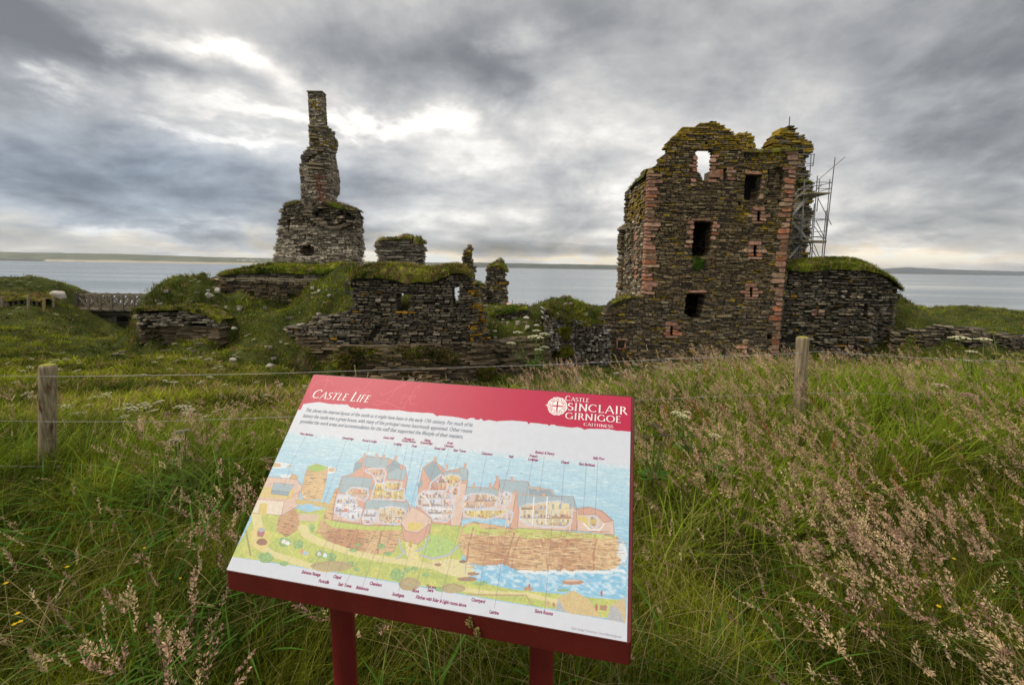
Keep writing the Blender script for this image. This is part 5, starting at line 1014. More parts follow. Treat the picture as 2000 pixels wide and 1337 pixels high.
# great tower
wall_([(814, 990), (818, 950), (826, 913), (848, 898), (872, 920), (905, 913), (915, 920), (913, 945), (906, 985), (900, 1026), (848, 1022), (816, 1000)], PKW); wall_([(880, 990), (896, 942), (912, 944), (900, 1026), (880, 1026)], PKL)
roof_([(828, 915), (849, 900), (867, 928), (846, 944), (836, 930)], ROOF2); roof_([(866, 922), (898, 920), (900, 938), (872, 936)]); roof_([(898, 912), (914, 916), (912, 938), (900, 938)]); roof_([(815, 945), (824, 936), (826, 946), (818, 954)], ROOF2)
clutter([(842, 942), (862, 926), (876, 942), (872, 958), (850, 958), (838, 958)], PKW, INR, 60, 3.4); clutter([(868, 930), (882, 926), (898, 930), (900, 940), (888, 948), (880, 960), (874, 945)], YEL, INR, 30, 3)
clutter([(818, 966), (828, 958), (842, 960), (858, 960), (880, 966), (888, 975), (886, 1005), (872, 1018), (848, 1016), (834, 1000), (822, 988), (812, 984)], CUT, INR + INB, 190, 3.6); line([(836, 992), (884, 994)], (.85, .86, .9), 3, 1); line([(822, 964), (836, 976), (842, 992)], (.85, .86, .9), 2, 1)
clutter([(880, 950), (896, 952), (895, 968), (884, 968)], PKW, INR, 15)
# east ranges
wall_([(903, 1012), (906, 975), (913, 950), (975, 953), (978, 936), (1030, 940), (1036, 950), (1078, 956), (1084, 968), (1120, 969), (1128, 1000), (1126, 1036), (1000, 1030), (985, 1012)], PKL)
wall_([(962, 952), (972, 932), (976, 938), (974, 958)], PKW); wall_([(996, 1030), (1008, 962), (1012, 968), (1014, 1000), (1010, 1034)], PKW); wall_([(1119, 1000), (1128, 1000), (1126, 1036), (1116, 1034)], PKW)
roof_([(912, 951), (973, 955), (973, 968), (945, 964), (908, 968)]); roof_([(975, 936), (1031, 941), (1036, 966), (1000, 962), (978, 962)]); roof_([(1034, 953), (1075, 957), (1082, 968), (1036, 966)], ROOF2)
roof_([(1010, 965), (1041, 968), (1044, 982), (1020, 986), (1012, 992)]); roof_([(1041, 968), (1119, 969), (1127, 998), (1115, 985), (1090, 978), (1066, 978), (1044, 984)])
clutter([(909, 968), (922, 964), (945, 963), (960, 965), (973, 972), (968, 990), (930, 994), (906, 992), (904, 980)], PKL, INR + INB, 120, 3); clutter([(904, 996), (980, 994), (996, 996), (980, 1006), (950, 1014), (920, 1010), (908, 1006)], YEL, [(.5, .3, .12), (.35, .3, .3), (.72, .6, .2)], 24, 2.5)
clutter([(978, 964), (986, 960), (998, 962), (996, 980), (984, 990), (976, 984)], CUT, INR, 40, 3); clutter([(992, 1000), (1002, 1000), (998, 1018), (988, 1028)], PKW, INR, 14)
clutter([(1016, 990), (1030, 984), (1046, 984), (1064, 980), (1090, 978), (1108, 984), (1118, 998), (1116, 1020), (1104, 1028), (1070, 1028), (1030, 1024), (1016, 1014)], (.74, .64, .38), INR, 190, 3.4)
for x in (1040, 1066): line([(x + 3, 970), (x, 1024)], (.80, .82, .88), 3, 1)
line([(1016, 1010), (1118, 1012)], INK, 1.2, .7); fill([(1072, 980), (1112, 984), (1114, 998), (1070, 994)], (.76, .68, .40), .9, .1)
for x in (1078, 1092, 1112): fill([(x, 984), (x + 4, 983), (x + 4, 994), (x, 994)], (.35, .38, .45))
# chimneys
for x, y in ((713, 890), (736, 890), (750, 893), (774, 895), (786, 912), (850, 897), (873, 912), (909, 910), (926, 948), (958, 948), (971, 934), (1000, 936), (1007, 962), (1052, 955), (1062, 966)): fill([(x - 2.6, y - 5), (x + 2.6, y - 5), (x + 2.4, y + 4), (x - 2.8, y + 4)], (.62, .38, .28), 1, .2); line([(x - 2.6, y - 5), (x + 2.6, y - 5)], INK, 1, .7)
# bastion at the point
wall_([(1126, 992), (1150, 989), (1175, 996), (1198, 1016), (1200, 1044), (1128, 1036)], PKL); wall_([(1128, 994), (1150, 991), (1175, 998), (1196, 1016), (1180, 1020), (1165, 1004), (1130, 1004)], PKW); fill([(1128, 1008), (1150, 1010), (1158, 1030), (1146, 1028), (1140, 1018), (1128, 1015)], YEL, 1, .2)
clutter([(1150, 1010), (1158, 1006), (1168, 1014), (1164, 1030), (1152, 1026)], YEL, INR, 12); line([(1140, 1022), (1152, 1034), (1172, 1034), (1180, 1022)], (.85, .86, .9), 3, 1)
# south gate, lawn and ramp
wall_([(795, 1000), (805, 988), (826, 1000), (843, 1012), (840, 1040), (812, 1058), (790, 1048), (783, 1020)], PKL); wall_([(784, 1022), (792, 1036), (816, 1040), (840, 1022), (838, 1044), (816, 1062), (790, 1056)], PKW); fill([(794, 1024), (802, 1018), (828, 1022), (822, 1034), (798, 1036)], YEL, 1, .2)
fill([(838, 1042), (870, 1050), (896, 1064), (890, 1080), (860, 1088), (832, 1084), (820, 1074)], (.40, .60, .16), 1, .25); line([(822, 1084), (845, 1090), (875, 1084), (895, 1066)], (.48, .50, .54), 5, 1); line([(780, 1052), (782, 1072), (792, 1078), (775, 1090)], (.48, .50, .54), 4, 1); line([(838, 1048), (828, 1070), (812, 1076)], (.48, .50, .54), 4, 1); fill([(798, 1066), (800, 1054), (806, 1054), (805, 1068)], (.55, .38, .1))
for i in range(26): x = random.uniform(830, 885); y = random.uniform(1052, 1076); disc(x, y, .9, 2.4, random.choice(INR)) if random.random() < .5 else None
# boats, coach, rider, figures
disc(904, 1096, 8, 3.2, (.22, .16, .10)); disc(924, 1120, 12, 3.4, (.38, .20, .12)); disc(912, 1130, 19, 4.4, (.36, .20, .12)); line([(911, 1085), (909, 1122)], INK, 1, .8); line([(911, 1088), (884, 1110)], INK, .7, .5)
disc(1118, 1136, 21, 5.2, (.48, .24, .14)); disc(1118, 1133, 16, 2.5, (.7, .5, .4)); line([(1100, 1140), (1092, 1147)], INK, .9, .7); disc(1032, 1149, 9, 4, (.50, .28, .12)); disc(1034, 1143, 2, 4, (.45, .1, .1)); disc(1175, 1158, 2.2, 6, (.45, .12, .14))
disc(510, 1040, 8, 9, (.45, .16, .16)); disc(511, 1034, 7, 4, (.45, .46, .48)); disc(512, 1058, 10, 7, (.30, .14, .08)); disc(856, 1102, 7, 3, (.36, .2, .1)); disc(555, 1057, 5, 4, (.85, .80, .80)); disc(562, 1060, 5, 4, (.85, .85, .9)); disc(624, 1081, 4, 4, (.78, .68, .68)); disc(635, 1084, 4, 4, (.75, .8, .86)); disc(590, 1076, 3, 5, (.7, .3, .15)); disc(597, 1080, 6, 4, (.4, .55, .72))
line([(481, 1036), (490, 1084)], (.35, .28, .12), 4, .9); line([(912, 1160), (1028, 1162), (1038, 1180)], (.45, .33, .15), 3, .9); disc(1070, 1178, 4, 6, (.62, .4, .2)); disc(1082, 1180, 3, 4, (.5, .2, .15)); disc(1165, 1185, 3, 7, (.5, .1, .1)); fill([(1172, 1180), (1186, 1182), (1184, 1192), (1172, 1190)], (.42, .2, .12))
for x, y in ((990, 924), (1018, 924), (975, 912), (979, 912)): line([(x - 2, y), (x, y - .6), (x + 2, y)], INK, 1.2, .8)
for (x0, x1, y0, y1, n_) in ((655, 795, 905, 1020, 90), (818, 905, 905, 1015, 70), (908, 985, 955, 1010, 45), (1012, 1118, 958, 1028, 70), (1128, 1198, 995, 1035, 30), (500, 585, 940, 1000, 36), (480, 1200, 1050, 1100, 60), (640, 900, 1080, 1120, 50)):
    for _k in range(n_):     # windows, steps, battlements, figures: little ink strokes
        x = random.uniform(x0, x1); y = random.uniform(y0, y1); q_ = random.random()
        if q_ < .4: line([(x, y), (x + random.uniform(-.4, .4), y + random.uniform(1.5, 4))], random.choice([INK, (.5, .2, .12), (.3, .3, .4)]), 1, .6)
        elif q_ < .7: line([(x, y), (x + random.uniform(3, 9), y + random.uniform(.2, 1))], INK, .7, .45)
        else: fill([(x, y), (x + 1.6, y), (x + 1.6, y + 2.4), (x, y + 2.4)], random.choice([(.4, .2, .15), (.35, .38, .5), (.7, .5, .2)]), .8)
for _k in range(900):   # bedding joints and cracks in the cliffs, tufts on the grass
    x = random.uniform(905, 1205); y = random.uniform(1036, 1108); j_ = toij([(x, y)])[0].astype(int)
    if 0 <= j_[0] < NX and 0 <= j_[1] < NY and art[j_[1], j_[0], 0] > art[j_[1], j_[0], 2] * 1.6: line([(x, y), (x + random.uniform(5, 22), y + random.uniform(.2, 1.6))] if random.random() < .75 else [(x, y), (x + random.uniform(-2, 2), y + random.uniform(3, 9))], random.choice([(.45, .20, .08), (.30, .14, .08), (.85, .68, .40), (.62, .30, .12)]), random.uniform(.8, 1.8), .6)
for _k in range(1100):
    x = random.uniform(470, 1215); y = random.uniform(1040, 1205); j_ = toij([(x, y)])[0].astype(int)
    if 0 <= j_[0] < NX and 0 <= j_[1] < NY:
        c_ = art[j_[1], j_[0]]
        if c_[1] > c_[0] * .98 and c_[2] < .35: line([(x, y), (x + random.uniform(-.8, .8), y - random.uniform(1, 3))], (.28, .42, .08), 1, .6)
# watercolour grain and ink hatching over the picture only
gr = fbm(GX * 260, GY * 260, 41, 2)[..., None]; reg = fill(seaP, None); mk = np.zeros((NY, NX, 1)); mk[reg] = 1; art = art * (1 + mk * (gr - .5) * .22); art = art * (1 - mk * .12) + mk * .12 * np.array([.80, .80, .78])
# leader lines
PUR = (.26, .10, .22)
LD = [((597, 853), (569, 905), (555, 950)), ((676, 862), (632, 985)), ((721, 868), (706, 960)), ((757, 862), (742, 907)), ((776, 873), (766, 910)), ((796, 868), (770, 990)), ((808, 877), (792, 955)), ((832, 872), (800, 1000)), ((858, 882), (838, 945)), ((877, 876), (828, 1050)), ((897, 887), (868, 985)), ((950, 890), (937, 960)), ((997, 899), (978, 975)), ((1040, 902), (1022, 1000)), ((1063, 890), (1055, 962)), ((1102, 909), (1096, 990)), ((1145, 912), (1139, 1003)), ((1168, 900), (1162, 1012)),
      ((610, 1112), (690, 960)), ((635, 1128), (668, 1010), (705, 985)), ((660, 1120), (716, 985)), ((677, 1135), (748, 1015)), ((709, 1142), (755, 1020)), ((736, 1134), (770, 1015)), ((779, 1154), (803, 1065)), ((811, 1149), (845, 1020)), ((861, 1168), (900, 1020)), ((934, 1164), (960, 1008)), ((966, 1187), (990, 1025)), ((1064, 1191), (1078, 1030)), ((1077, 1062), (1106, 1046), (1110, 1030))]
for l in LD: line(list(l), PUR, .9, .75)
# red header with the torn lower edge and the faint script behind the title
hd = [(600, 700), (1260, 740), (1240, 843), (1204, 841), (1190, 838), (1150, 837), (1141, 839), (1136, 836), (1128, 834), (1116, 835), (1100, 833), (1088, 832), (1082, 829), (1076, 829), (1072, 832), (1070, 829), (1036, 825), (1034, 828), (1031, 827), (1031, 824), (1001, 821), (974, 822), (972, 823), (955, 820), (945, 822), (942, 819), (938, 817), (936, 820), (928, 819), (926, 816), (919, 816), (912, 819), (905, 817), (894, 815), (880, 813), (868, 812), (858, 811), (855, 813), (851, 811), (846, 807), (812, 805), (797, 804), (780, 801), (752, 801), (729, 798), (716, 797), (704, 799), (700, 796), (695, 798), (688, 795), (686, 796), (682, 793), (679, 790), (648, 789), (640, 788), (623, 785), (606, 787), (593, 789), (588, 800), (560, 800), (580, 700)]
RED = np.array([.53, .022, .075])
yy, xx = fill(hd, None); art[yy, xx] = RED * (1 + .05 * (rng.random((len(yy), 1)) - .5))
SCR = (.72, .12, .20)
for pts in ([(651, 752), (648, 744), (636, 742), (622, 745), (610, 753), (606, 765), (608, 776), (614, 782)], [(641, 736), (638, 750), (632, 762)], [(662, 764), (656, 762), (652, 768), (656, 773), (662, 768), (665, 762), (664, 772), (668, 774)], [(678, 762), (674, 766), (678, 771), (674, 776)], [(702, 752), (694, 768), (690, 778), (696, 776)], [(724, 745), (710, 762), (702, 776), (706, 780)], [(690, 760), (708, 762)], [(712, 770), (722, 766), (718, 762), (712, 768), (712, 778), (722, 776)],
            [(742, 765), (746, 772), (760, 766), (776, 758), (792, 752), (790, 748), (776, 756), (766, 772), (752, 786), (736, 792), (728, 788), (736, 782), (756, 786), (780, 796), (790, 798), (790, 792)], [(792, 768), (784, 782), (782, 788), (790, 786)], [(818, 758), (820, 753), (812, 758), (796, 782), (788, 796)], [(788, 774), (806, 774)], [(800, 782), (812, 774), (808, 770), (800, 778), (802, 790), (814, 788)]):
    line(pts, SCR, 1.6, .55)
art = np.clip(art, 0, 1) * np.array([.86, .88, .92])
V = np.stack([face(0, 0, .0012)[k] + bw[k] * GX + bh[k] * GY for k in range(3)], -1).reshape(-1, 3)
i_ = (np.arange(NY - 1)[:, None] * NX + np.arange(NX - 1)[None, :]).ravel(); yc = i_ // NX; xc = i_ % NX
xleft = ab[3][0] + (ab[0][0] - ab[3][0]) * (gy[yc] / H0); xright = ab[2][0] + (ab[1][0] - ab[2][0]) * (gy[yc] / H0); keepm = (gx[xc] >= np.minimum(xleft, ab[3][0]) - 1) & (gx[xc] <= W0)
i_ = i_[keepm]; mb = MB(); mb.add(V, [np.stack([i_, i_ + 1, i_ + NX + 1, i_ + NX], 1)], np.clip(art, 0, 1).reshape(-1, 3))
panel = mb.build('printed_panel', M_print, sg)
# small lettering: text meshes laid on the face
def textmesh(mb, s, px, py, size, shear=.25, align='CENTER', col=(.1, .1, .1), z=.0016, bold=0., space=1.0, wx=.78, fit=None):
    cu = bpy.data.curves.new('t', 'FONT'); cu.body = s; cu.size = size; cu.shear = shear; cu.align_x = align; cu.align_y = 'CENTER'; cu.offset = bold; cu.space_character = space; cu.resolution_u = 3
    o = bpy.data.objects.new('t', cu); me = bpy.data.meshes.new_from_object(o); n = len(me.vertices); v = np.empty(n * 3); me.vertices.foreach_get('co', v); v = v.reshape(-1, 3); a, b = pb(px, py)
    if fit: wx = (pb(*fit)[0] - a) / (v[:, 0].max() - v[:, 0].min()); b1 = pb(*fit)[1]
    v[:, 0] *= wx
    Vv = [face(a + x, b + y, z) for x, y, _ in v]; by = {}
    for p in me.polygons: by.setdefault(len(p.vertices), []).append(list(p.vertices))
    mb.add(Vv, [np.array(f) for f in by.values()], col); bpy.data.objects.remove(o); bpy.data.meshes.remove(me); bpy.data.curves.remove(cu)
mb = MB(); SL = (.13, .17, .24)
for t_, x, y, x2 in (("This shows the internal layout of the castle as it might have been in the early 17th century. For much of its", 597, 800.5, 922), ("history the castle was a great house, with many of the principal rooms luxuriously appointed. Other rooms", 592, 811.5, 922), ("provided the work areas and accommodation for the staff that supported the lifestyle of their masters.", 587, 822.5, 905)):
    textmesh(mb, t_, x, y, .0168, .22, 'LEFT', SL, bold=.00015, fit=(x2, y + 32 * (x2 - x) / 330))
mb.build('lettering', M_print, panel)
mb = MB(); LB = [('West Barbican', 599, 848), ('Drawbridge', 680, 856), ("Porter's Lodge", 722, 861), ('Guest Hall', 759, 855), ('Lodging', 777, 867), ('Passage to', 799, 857), ('Tower House', 798, 861.5), ('Oven', 809, 871), ('Sliding', 835, 860), ('Drawbridge', 833, 865), ('Great Hall', 859, 876), ('Great', 879, 865), ('Chamber', 877, 871), ('Stair Tower', 898, 880), ('Chambers', 951, 886), ('Hall', 998, 891.5),
 ("Priest's", 1042, 890.5), ('Lodgings', 1041, 897), ('Buttery & Pantry', 1064, 884.5), ('Chapel', 1103, 902.5), ('East Barbican', 1146, 907), ('Sally Port', 1169, 895), ('Entrance Passage', 608, 1119), ('Portcullis', 633, 1135), ('Chapel', 659, 1126), ('Stair Tower', 674, 1142), ('Bakehouse', 708, 1148), ('Chambers', 734, 1140), ('Southgate', 778, 1161), ('Store', 812, 1153), ('You are', 842, 1145), ('here', 841, 1152), ('Kitchen with Solar & Light rooms above', 861, 1173), ('Courtyard', 934, 1172), ('Latrine', 965, 1195), ('Store Rooms', 1062, 1195)]
for t_, x, y in LB: textmesh(mb, t_, x, y, .0098, .2, 'CENTER', (.30, .07, .16), bold=.00035)
textmesh(mb, 'Fallen Badge Foundation / www.fallenbadge.site', 1164, 1234, .0072, 0, 'CENTER', (.42, .40, .48))
mb.build('lettering', M_print, panel)
# capitals with serifs for the headings
def arc(cx, cy, rx, ry, a0, a1, k=14): return [(cx + rx * math.cos(R(a0 + (a1 - a0) * i / k)), cy + ry * math.sin(R(a0 + (a1 - a0) * i / k))) for i in range(k + 1)]
TKs, TNs = .135, .06
GL = {'C': (.82, [arc(.44, .5, .40, .47, 48, 312)], [(.70, .82, .04, .16), (.70, .12, .04, .14)]), 'A': (.86, [[(.06, 0), (.42, 1)], [(.42, 1), (.80, 0)], [(.18, .33), (.66, .33)]], [(.06, .0, .18, .04), (.80, 0, .2, .04)]),
 'S': (.56, [arc(.28, .75, .21, .21, 40, 270, 10)[:-1] + arc(.28, .27, .24, .25, 90, -140, 10)], [(.44, .86, .04, .14), (.08, .14, .04, .14)]), 'T': (.74, [[(.37, 0), (.37, 1)], [(.04, .97), (.70, .97)]], [(.37, 0, .22, .04), (.05, .9, .04, .14), (.69, .9, .04, .14)]),
 'L': (.60, [[(.16, 0), (.16, 1)], [(.16, .03), (.54, .03)]], [(.16, 0, .2, .04), (.16, 1, .2, .04), (.54, .08, .04, .16)]), 'E': (.60, [[(.16, 0), (.16, 1)], [(.16, .03), (.54, .03)], [(.16, .52), (.44, .52)], [(.16, .97), (.5, .97)]], [(.13, 0, .18, .04), (.13, 1, .18, .04), (.54, .08, .04, .14), (.5, .9, .04, .14)]),
 'I': (.34, [[(.17, 0), (.17, 1)]], [(.17, 0, .22, .04), (.17, 1, .22, .04)]), 'F': (.56, [[(.16, 0), (.16, 1)], [(.16, .52), (.42, .52)], [(.16, .97), (.5, .97)]], [(.16, 0, .22, .04), (.13, 1, .18, .04), (.5, .9, .04, .14)]),
 'N': (.92, [[(.16, 0), (.16, 1)], [(.16, 1), (.76, 0)], [(.76, 0), (.76, 1)]], [(.16, 0, .18, .04), (.12, 1, .18, .04), (.76, 1, .18, .04)]), 'R': (.72, [[(.16, 0), (.16, 1)], [(.16, .97)] + arc(.30, .74, .22, .23, 85, -85, 8) + [(.16, .5)], [(.36, .5), (.70, 0)]], [(.16, 0, .2, .04), (.13, 1, .18, .04), (.70, 0, .14, .04)]),
 'G': (.88, [arc(.44, .5, .40, .47, 48, 320), [(.76, .05), (.76, .42)]], [(.70, .82, .04, .16), (.74, .43, .2, .04)]), 'O': (.92, [arc(.46, .5, .40, .47, 0, 360, 24)], []), 'H': (.86, [[(.16, 0), (.16, 1)], [(.70, 0), (.70, 1)], [(.16, .52), (.70, .52)]], [(.16, 0, .2, .04), (.16, 1, .2, .04), (.70, 0, .2, .04), (.70, 1, .2, .04)])}
def caps(mb, s, px, py, x2, hpx, big=(), shear=.0, col=(.86, .84, .85)):
    """s from photo (px,py) baseline start to x2; the letters named in big are taller"""
    a0, b0 = pb(px, py); a1, b1 = pb(*x2); H = abs(pb(px, py - hpx)[1] - b0); adv = 0; lay = []
    for i, ch in enumerate(s):
        if ch == ' ': adv += .42; continue
        k = 1.28 if i in big else 1.; w, st, sf_ = GL[ch]; lay.append((adv, k, st, sf_)); adv += (w + .07) * k
    sx = (a1 - a0) / adv
    def pt(x, y): return face(a0 + x * sx + y * H * shear, b0 + (b1 - b0) * (x / adv) + y * H, .0018)
    for ad, k, st, sf_ in lay:
        for p in st:
            p = np.array(p, float) * k; d = np.gradient(p, axis=0); d /= np.linalg.norm(d, axis=1)[:, None]; nn = np.stack([-d[:, 1], d[:, 0]], 1); wv = (TNs + (TKs - TNs) * np.abs(d[:, 1]) ** 1.3) * .5 * k
            if len(p) == 2 and d[0, 0] > 0 and d[0, 1] > .3: wv *= .62
            Lp = p + nn * wv[:, None]; Rp = p - nn * wv[:, None]; V = [pt(x + ad, y) for x, y in Lp] + [pt(x + ad, y) for x, y in Rp]; n_ = len(p); mb.add(V, [np.array([[i, i + n_, i + 1 + n_, i + 1] for i in range(n_ - 1)])], col)
        for cx, cy, w, h in sf_:
            q = [(cx - w / 2, cy - h / 2), (cx + w / 2, cy - h / 2), (cx + w / 2, cy + h / 2), (cx - w / 2, cy + h / 2)]; mb.add([pt(x * k + ad, y * k) + bn * .0001 for x, y in q], [np.array([[0, 1, 2, 3]])], col)
mb = MB(); caps(mb, 'CASTLE LIFE', 608, 777, (720, 786), 13.5, (0, 7), .22); mb.build('title', M_print, panel)
mb = MB(); caps(mb, 'CASTLE', 1104, 782.5, (1151, 786), 7.6, (0,)); caps(mb, 'SINCLAIR', 1108, 801, (1226, 810), 14.5); caps(mb, 'GIRNIGOE', 1104, 817.5, (1214, 826), 12.5); caps(mb, 'CAITHNESS', 1140, 831, (1198, 836), 5.6); mb.build('castle_name', M_print, panel)
# round emblem
mb = MB(); ec = pb(1088.5, 793); er = abs(pb(1108, 793)[0] - ec[0]); wc = (.84, .82, .83); rc = tuple(RED)
def ring(r0, r1, z, c, k=40, wob=0., a0=0, a1=360):
    an_ = [R(a0 + (a1 - a0) * i / k) for i in range(k + 1)]; V = []
    for a in an_: w = 1 + wob * (random.random() - .4); V += [face(ec[0] + r0 * math.cos(a), ec[1] + r0 * math.sin(a), z), face(ec[0] + r1 * w * math.cos(a), ec[1] + r1 * w * math.sin(a), z)]
    mb.add(V, [np.array([[2 * i, 2 * i + 1, 2 * i + 3, 2 * i + 2] for i in range(k)])], c)
ring(0, er, .0018, wc, wob=.10); ring(er * .86, er * .89, .0020, rc); ring(er * .54, er * .58, .0020, rc)
for i in range(26):
    a = i * 360 / 26 + random.uniform(-2, 2)
    if i % 6 != 5: ring(er * .63, er * .80, .0020, rc, 1, 0, a, a + 4); ring(er * (.63 if i % 2 else .75), er * (.68 if i % 2 else .80), .0021, rc, 2, 0, a, a + 9)
for dx, dy, w, h in ((0, 0, .07, .50), (0, 0, .50, .07)):
    V = [face(ec[0] + er * (dx + sx * w), ec[1] + er * (dy + sy * h), .0020) for sx, sy in ((-1, -1), (1, -1), (1, 1), (-1, 1))]; mb.add(V, [np.array([[0, 1, 2, 3]])], rc)
V = [face(ec[0] - er * 1.22, ec[1] + er * .02, .0018), face(ec[0] - er * .95, ec[1] - er * .1, .0018), face(ec[0] - er * .95, ec[1] + er * .14, .0018)]; mb.add(V, [np.array([[0, 1, 2]])], wc)
mb.build('emblem', M_print, panel)
# posts
for (x, y, Yp) in ((652, 1200, 1.13), (1062, 1275, 1.02)):
    p = P(x, y, Yp); mb = MB(); yy_ = Yp + .06; zt_ = O[2] - (bn[0] * (p[0] - O[0]) + bn[1] * (yy_ - O[1])) / bn[2] - .085; tube(mb, [(p[0], yy_, -.1), (p[0], yy_, .45), (p[0], yy_, zt_)], .034 if x < 900 else .033, (.15, .012, .014), 20); mb.build('post', M_paint, sg)
# lichen blobs / dry flower head against the front edge
# ------------------------------------------------------------------ fence
fw = thing('wire_fence', (0, 3.2, 0), 'plain wire fence strands stretched between the round wooden posts behind the board', 'fence')
POSTS = []
for (x, yt, Yp, rpx, lb, nm) in ((93, 712, 3.15, 14.5, 'round weathered wooden fence post with brown stains at the left edge of the field', 0), (1568, 658, 3.75, 12.3, 'round wooden fence post with pale wood and mossy top, right of the tower', 1)):
    p = P(x, yt, Yp); dep = float((p - EYE) @ _f); r = rpx * dep / F * .93; zg_ = float(hz(p[0], p[1])); t_ = thing('round_fence_post', (p[0], p[1], zg_), lb, 'fence post'); mb = MB()
    lean = np.array([.0, 0, 0]) if nm == 0 else np.array([-.02, 0, 0]); base = np.array([p[0], p[1], zg_ - .1]) + lean
    k = 28; V = []
    bp_ = P(93 if nm == 0 else 1561, 940 if nm == 0 else 800, Yp + (.05 if nm == 0 else .0)); dirn = (p - bp_) / (p[2] - bp_[2]); base = p - dirn * (p[2] - zg_ + .15); hs_ = [base, base + (p - base) * .5, p - [0, 0, .02], p - [0, 0, .006], p]; rs = [r * 1.06, r * 1.02, r, r * .97, r * .85]
    tube(mb, hs_, np.array(rs), (1, 1, 1), k); mb.build('shaft', M_post, t_, True)
    mb = MB(); a_ = np.linspace(0, 2 * math.pi, k, endpoint=False); V = [p + np.array([r * .84 * math.cos(a), r * .84 * math.sin(a), .001]) for a in a_] + [p + np.array([r * .45 * math.cos(a), r * .45 * math.sin(a), .006]) for a in a_] + [p + [0, 0, .007]]
    mb.add(V, [np.array([[i, (i + 1) % k, (i + 1) % k + k, i + k] for i in range(k)]), np.array([[i + k, (i + 1) % k + k, 2 * k] for i in range(k)])], (.30, .30, .05)); mb.build('mossy_top', M_turf, t_)
    for wy in ((735, 823) if nm == 0 else (689, 767)):
        w_ = P(93 if nm == 0 else 1564, wy, Yp - r - .004); mb = MB(); tube(mb, [w_ + [-.004, .012, .012], w_ + [-.003, -.003, .008], w_ + [.003, -.003, -.008], w_ + [.004, .012, -.012]], .0016, (.16, .12, .09), 5); mb.build('staple', M_steel, t_)
    POSTS.append(p)
for nm, cl, pr in (('strand', (.42, .42, .41), [((-40, 733), 2.9), ((93, 735), 3.1), ((110, 735), 3.1), ((500, 730), 3.25), ((1070, 712), 3.5), ((1556, 690), 3.72), ((1568, 688), 3.7), ((1600, 686), 3.75), ((1800, 699), 4.0), ((2060, 709), 4.3)]),
                   ('strand', (.36, .36, .35), [((-40, 821), 2.9), ((93, 823), 3.1), ((300, 823), 3.17), ((600, 812), 3.28), ((1240, 781), 3.55), ((1560, 767), 3.72), ((1700, 768), 3.85), ((2060, 776), 4.3)]),
                   ('strand', (.34, .33, .32), [((-40, 909), 2.9), ((93, 911), 3.1), ((600, 890), 3.28), ((1240, 852), 3.55), ((1560, 836), 3.72), ((2060, 845), 4.3)])):
    mb = MB(); pts = np.array([P(*a, y) for a, y in pr]); s_ = np.concatenate([[0], np.cumsum(np.linalg.norm(np.diff(pts, axis=0), axis=1))]); ss = np.linspace(0, s_[-1], 60); q = np.stack([np.interp(ss, s_, pts[:, k]) for k in range(3)], 1)
    tube(mb, q, .0017, cl, 5); mb.build(nm, M_steel, fw)

# ------------------------------------------------------------------ plants
def ground_pts(n, y0, y1, p=1.0, xm=1.3, xlim=None):
    u = rng.uniform(0, 1, n); y = (y0 ** (1 - p) + u * (y1 ** (1 - p) - y0 ** (1 - p))) ** (1 / (1 - p)) if p != 1 else y0 * (y1 / y0) ** u
    x = rng.uniform(-1, 1, n) * (y * xm + 1.9); return x, y
# near meadow: fine leaves
def near_edge(x): return np.where(x > .3, 6.6, np.where(x < -1.5, 5.0, 5.8))
x, y = ground_pts(310000, .75, 7.2, .55, 1.28); ok = y < near_edge(x) + rng.normal(0, .25, len(x)); x, y = x[ok], y[ok]; n = len(x); z = hz(x, y)
pn = fbm(x * 1.1, y * 1.1, 90); pq = fbm(x * 3.3, y * 3.3, 91); tl = np.clip(.75 + (pn - .5) * 1.1, .35, 1.2)
h = rng.uniform(.16, .46, n) * tl; lean = rng.uniform(.15, 1.25, n); ang = rng.normal(.3, 1.5, n)
col = G_DARK + (G_LIT - G_DARK) * np.clip((pq - .35) * 1.6 + rng.uniform(-.25, .35, n), 0, 1)[:, None]; dr = rng.uniform(0, 1, n) < .06; col[dr] = G_DRY; col *= rng.uniform(.55, 1.4, (n, 1)) * (.30 + 1.15 * fbm(x * 1.3, y * 1.3, 93))[:, None]
mb = MB(); blades(mb, np.stack([x, y, z - .02], 1), h, rng.uniform(.0025, .006, n) * (1 + y * .12), ang, lean, col)
# broad bright blades in clumps along the fence
cx, cy = ground_pts(1600, 2.2, 6.4, .6, 1.25); okc = (fbm(cx * .9, cy * .9, 95) + .18 * (cx > .5) * (cy > 3) > .56) & (cy < near_edge(cx)); cx, cy = cx[okc], cy[okc]; k = 34; X = np.repeat(cx, k) + rng.normal(0, .10, len(cx) * k); Y = np.repeat(cy, k) + rng.normal(0, .08, len(cx) * k); n = len(X)
col = np.array([.15, .215, .02]) * rng.uniform(.6, 1.45, (n, 1)); blades(mb, np.stack([X, Y, hz(X, Y) - .02], 1), rng.uniform(.3, .62, n), rng.uniform(.006, .013, n), rng.normal(.2, 1.3, n), rng.uniform(.2, 1.1, n), col, 4, col * np.array([1.3, 1.2, 1.]))
